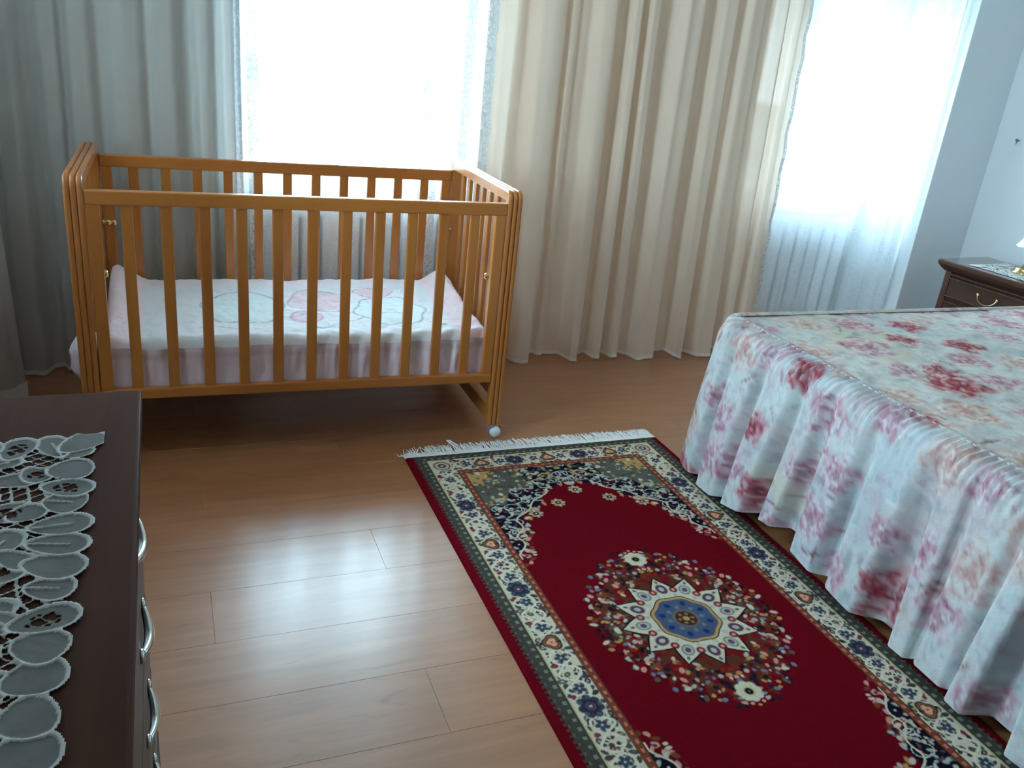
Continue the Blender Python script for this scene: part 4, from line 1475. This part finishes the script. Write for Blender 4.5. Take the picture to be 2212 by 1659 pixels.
# cornice moulding: a sloped profile under the top, front and both sides
q = bmesh.new()
prof = [(0.004, -.022), (0.008, -.028), (0.014, -.036), (0.024, -.046), (0.030, -.050)]
rings = []
for (i_, dz) in prof:
    rings.append([q.verts.new(p) for p in ((NX1 - .002, NY0 + i_, ZN + dz), (NX0 + i_, NY0 + i_, ZN + dz), (NX0 + i_, NY1 - i_, ZN + dz), (NX1 - .002, NY1 - i_, ZN + dz))])
for a_, b_ in zip(rings[:-1], rings[1:]):
    for k in range(4):
        q.faces.new((a_[k], a_[(k + 1) % 4], b_[(k + 1) % 4], b_[k]))
bm_obj('cornice', q, M['walnut'], ns)
box('carcass', NX0 + .040, NX1 - .006, NY0 + .034, NY1 - .034, 0.06, ZN - .050, M['walnut'], ns, .002)
box('plinth', NX0 + .028, NX1 - .006, NY0 + .026, NY1 - .026, 0.0, 0.06, M['walnut'], ns, .004)
for s in (0, 1):
    ya = NY0 + .032 if s == 0 else NY1 - .062
    box('corner_post', NX0 + .030, NX0 + .041, ya, ya + .030, 0.06, ZN - .050, M['walnut_edge'], ns, .003)
box('ledge', NX0 + .020, NX0 + .041, NY0 + .063, NY1 - .063, ZN - .062, ZN - .054, M['walnut_edge'], ns, .002)
for k, (za, zb) in enumerate(((0.42, 0.512), (0.305, 0.405), (0.19, 0.29), (0.075, 0.175))):
    d_ = box('drawer', NX0 + .028, NX0 + .040, NY0 + .066, NY1 - .066, za + .004, zb - .004, M['walnut'], ns, .003)
    q = bmesh.new()
    for zz in (za + .002, zb - .010):
        add_box(q, NX0 + .018, NX0 + .029, NY0 + .066, NY1 - .066, zz, zz + .008, .003, 2)
    bm_obj('drawer_moulding', q, M['walnut_edge'], d_)
    q = bmesh.new()
    zc = (za + zb) / 2 + .008
    arc = [(NX0 + .020 - .010 * math.sin(math.pi * t), -.045 * math.cos(math.pi * t), zc - .032 * math.sin(math.pi * t)) for t in np.linspace(0, 1, 17)]
    add_tube(q, arc, .0021, 8)
    for e_ in (-.045, .045):
        add_lathe(q, [(.006, 0), (.007, .004), (.004, .010)], (NX0 + .018, e_, zc), 10, 'x')
    h_ = bm_obj('handle', q, M['brass'], d_, True)
    h_['label'] = 'drooping brass bail handle'
nd = doily('doily', 3.275, 3.545, 2.33, 2.665, ZN + .0002, .0022, 9, (3.41, 2.50, ZN + .0002), size=.025, band=.09, rz=0.09, fill=(206, 208, 208))
tag(nd, 'small white lace doily on the dark nightstand under the brass lamp', 'doily')

# table lamp
lp = thing('table_lamp', 'brass table lamp with a white glass bell shade on the nightstand', 'lamp', (3.425, 2.497, ZN + .0030))
q = bmesh.new(); add_lathe(q, [(.056, 0), (.058, .004), (.054, .010), (.044, .016), (.046, .020), (.036, .026), (.020, .032), (.012, .045)], (0, 0, 0), 28)
bm_obj('base', q, M['brass'], lp, True)
q = bmesh.new(); add_lathe(q, [(.010, .043), (.008, .06), (.013, .072), (.008, .084), (.007, .12), (.010, .17), (.016, .176), (.016, .20), (.008, .205)], (0, 0, 0), 18)
bm_obj('stem', q, M['brass'], lp, True)
q = bmesh.new()
ringprof = [(.064, .112), (.058, .122), (.050, .140), (.043, .165), (.036, .195), (.024, .215), (.010, .222)]
seg = 36; rings = []
for (r_, h) in ringprof:
    rings.append([q.verts.new((r_ * (1 + (.06 * math.cos(9 * 2 * math.pi * k / seg) if h < .13 else 0)) * math.cos(2 * math.pi * k / seg), r_ * (1 + (.06 * math.cos(9 * 2 * math.pi * k / seg) if h < .13 else 0)) * math.sin(2 * math.pi * k / seg), h)) for k in range(seg)])
for a_, b_ in zip(rings[:-1], rings[1:]):
    for k in range(seg):
        q.faces.new((a_[k], a_[(k + 1) % seg], b_[(k + 1) % seg], b_[k]))
sh = bm_obj('lamp_shade', q, M['milk_glass'], lp, True)
sh['label'] = 'white glass bell shade with a wavy rim'
md = sh.modifiers.new('thickness', 'SOLIDIFY'); md.thickness = .003

# nail in the right wall
q = bmesh.new()
add_lathe(q, [(.002, 0), (.002, .018), (.006, .019), (.006, .022)], (0, 0, 0), 10, 'x')
add_tube(q, [(.010, 0, 0), (.012, -.004, -.010), (.016, 0, -.018), (.022, .004, -.012)], .002, 6)
wh = bm_obj('wall_hook', q, M['grey_plastic'], None, True, (XR, 2.875, 1.10), (0, 0, math.pi))
tag(wh, 'small dark metal picture hook on the pale right wall', 'hook')
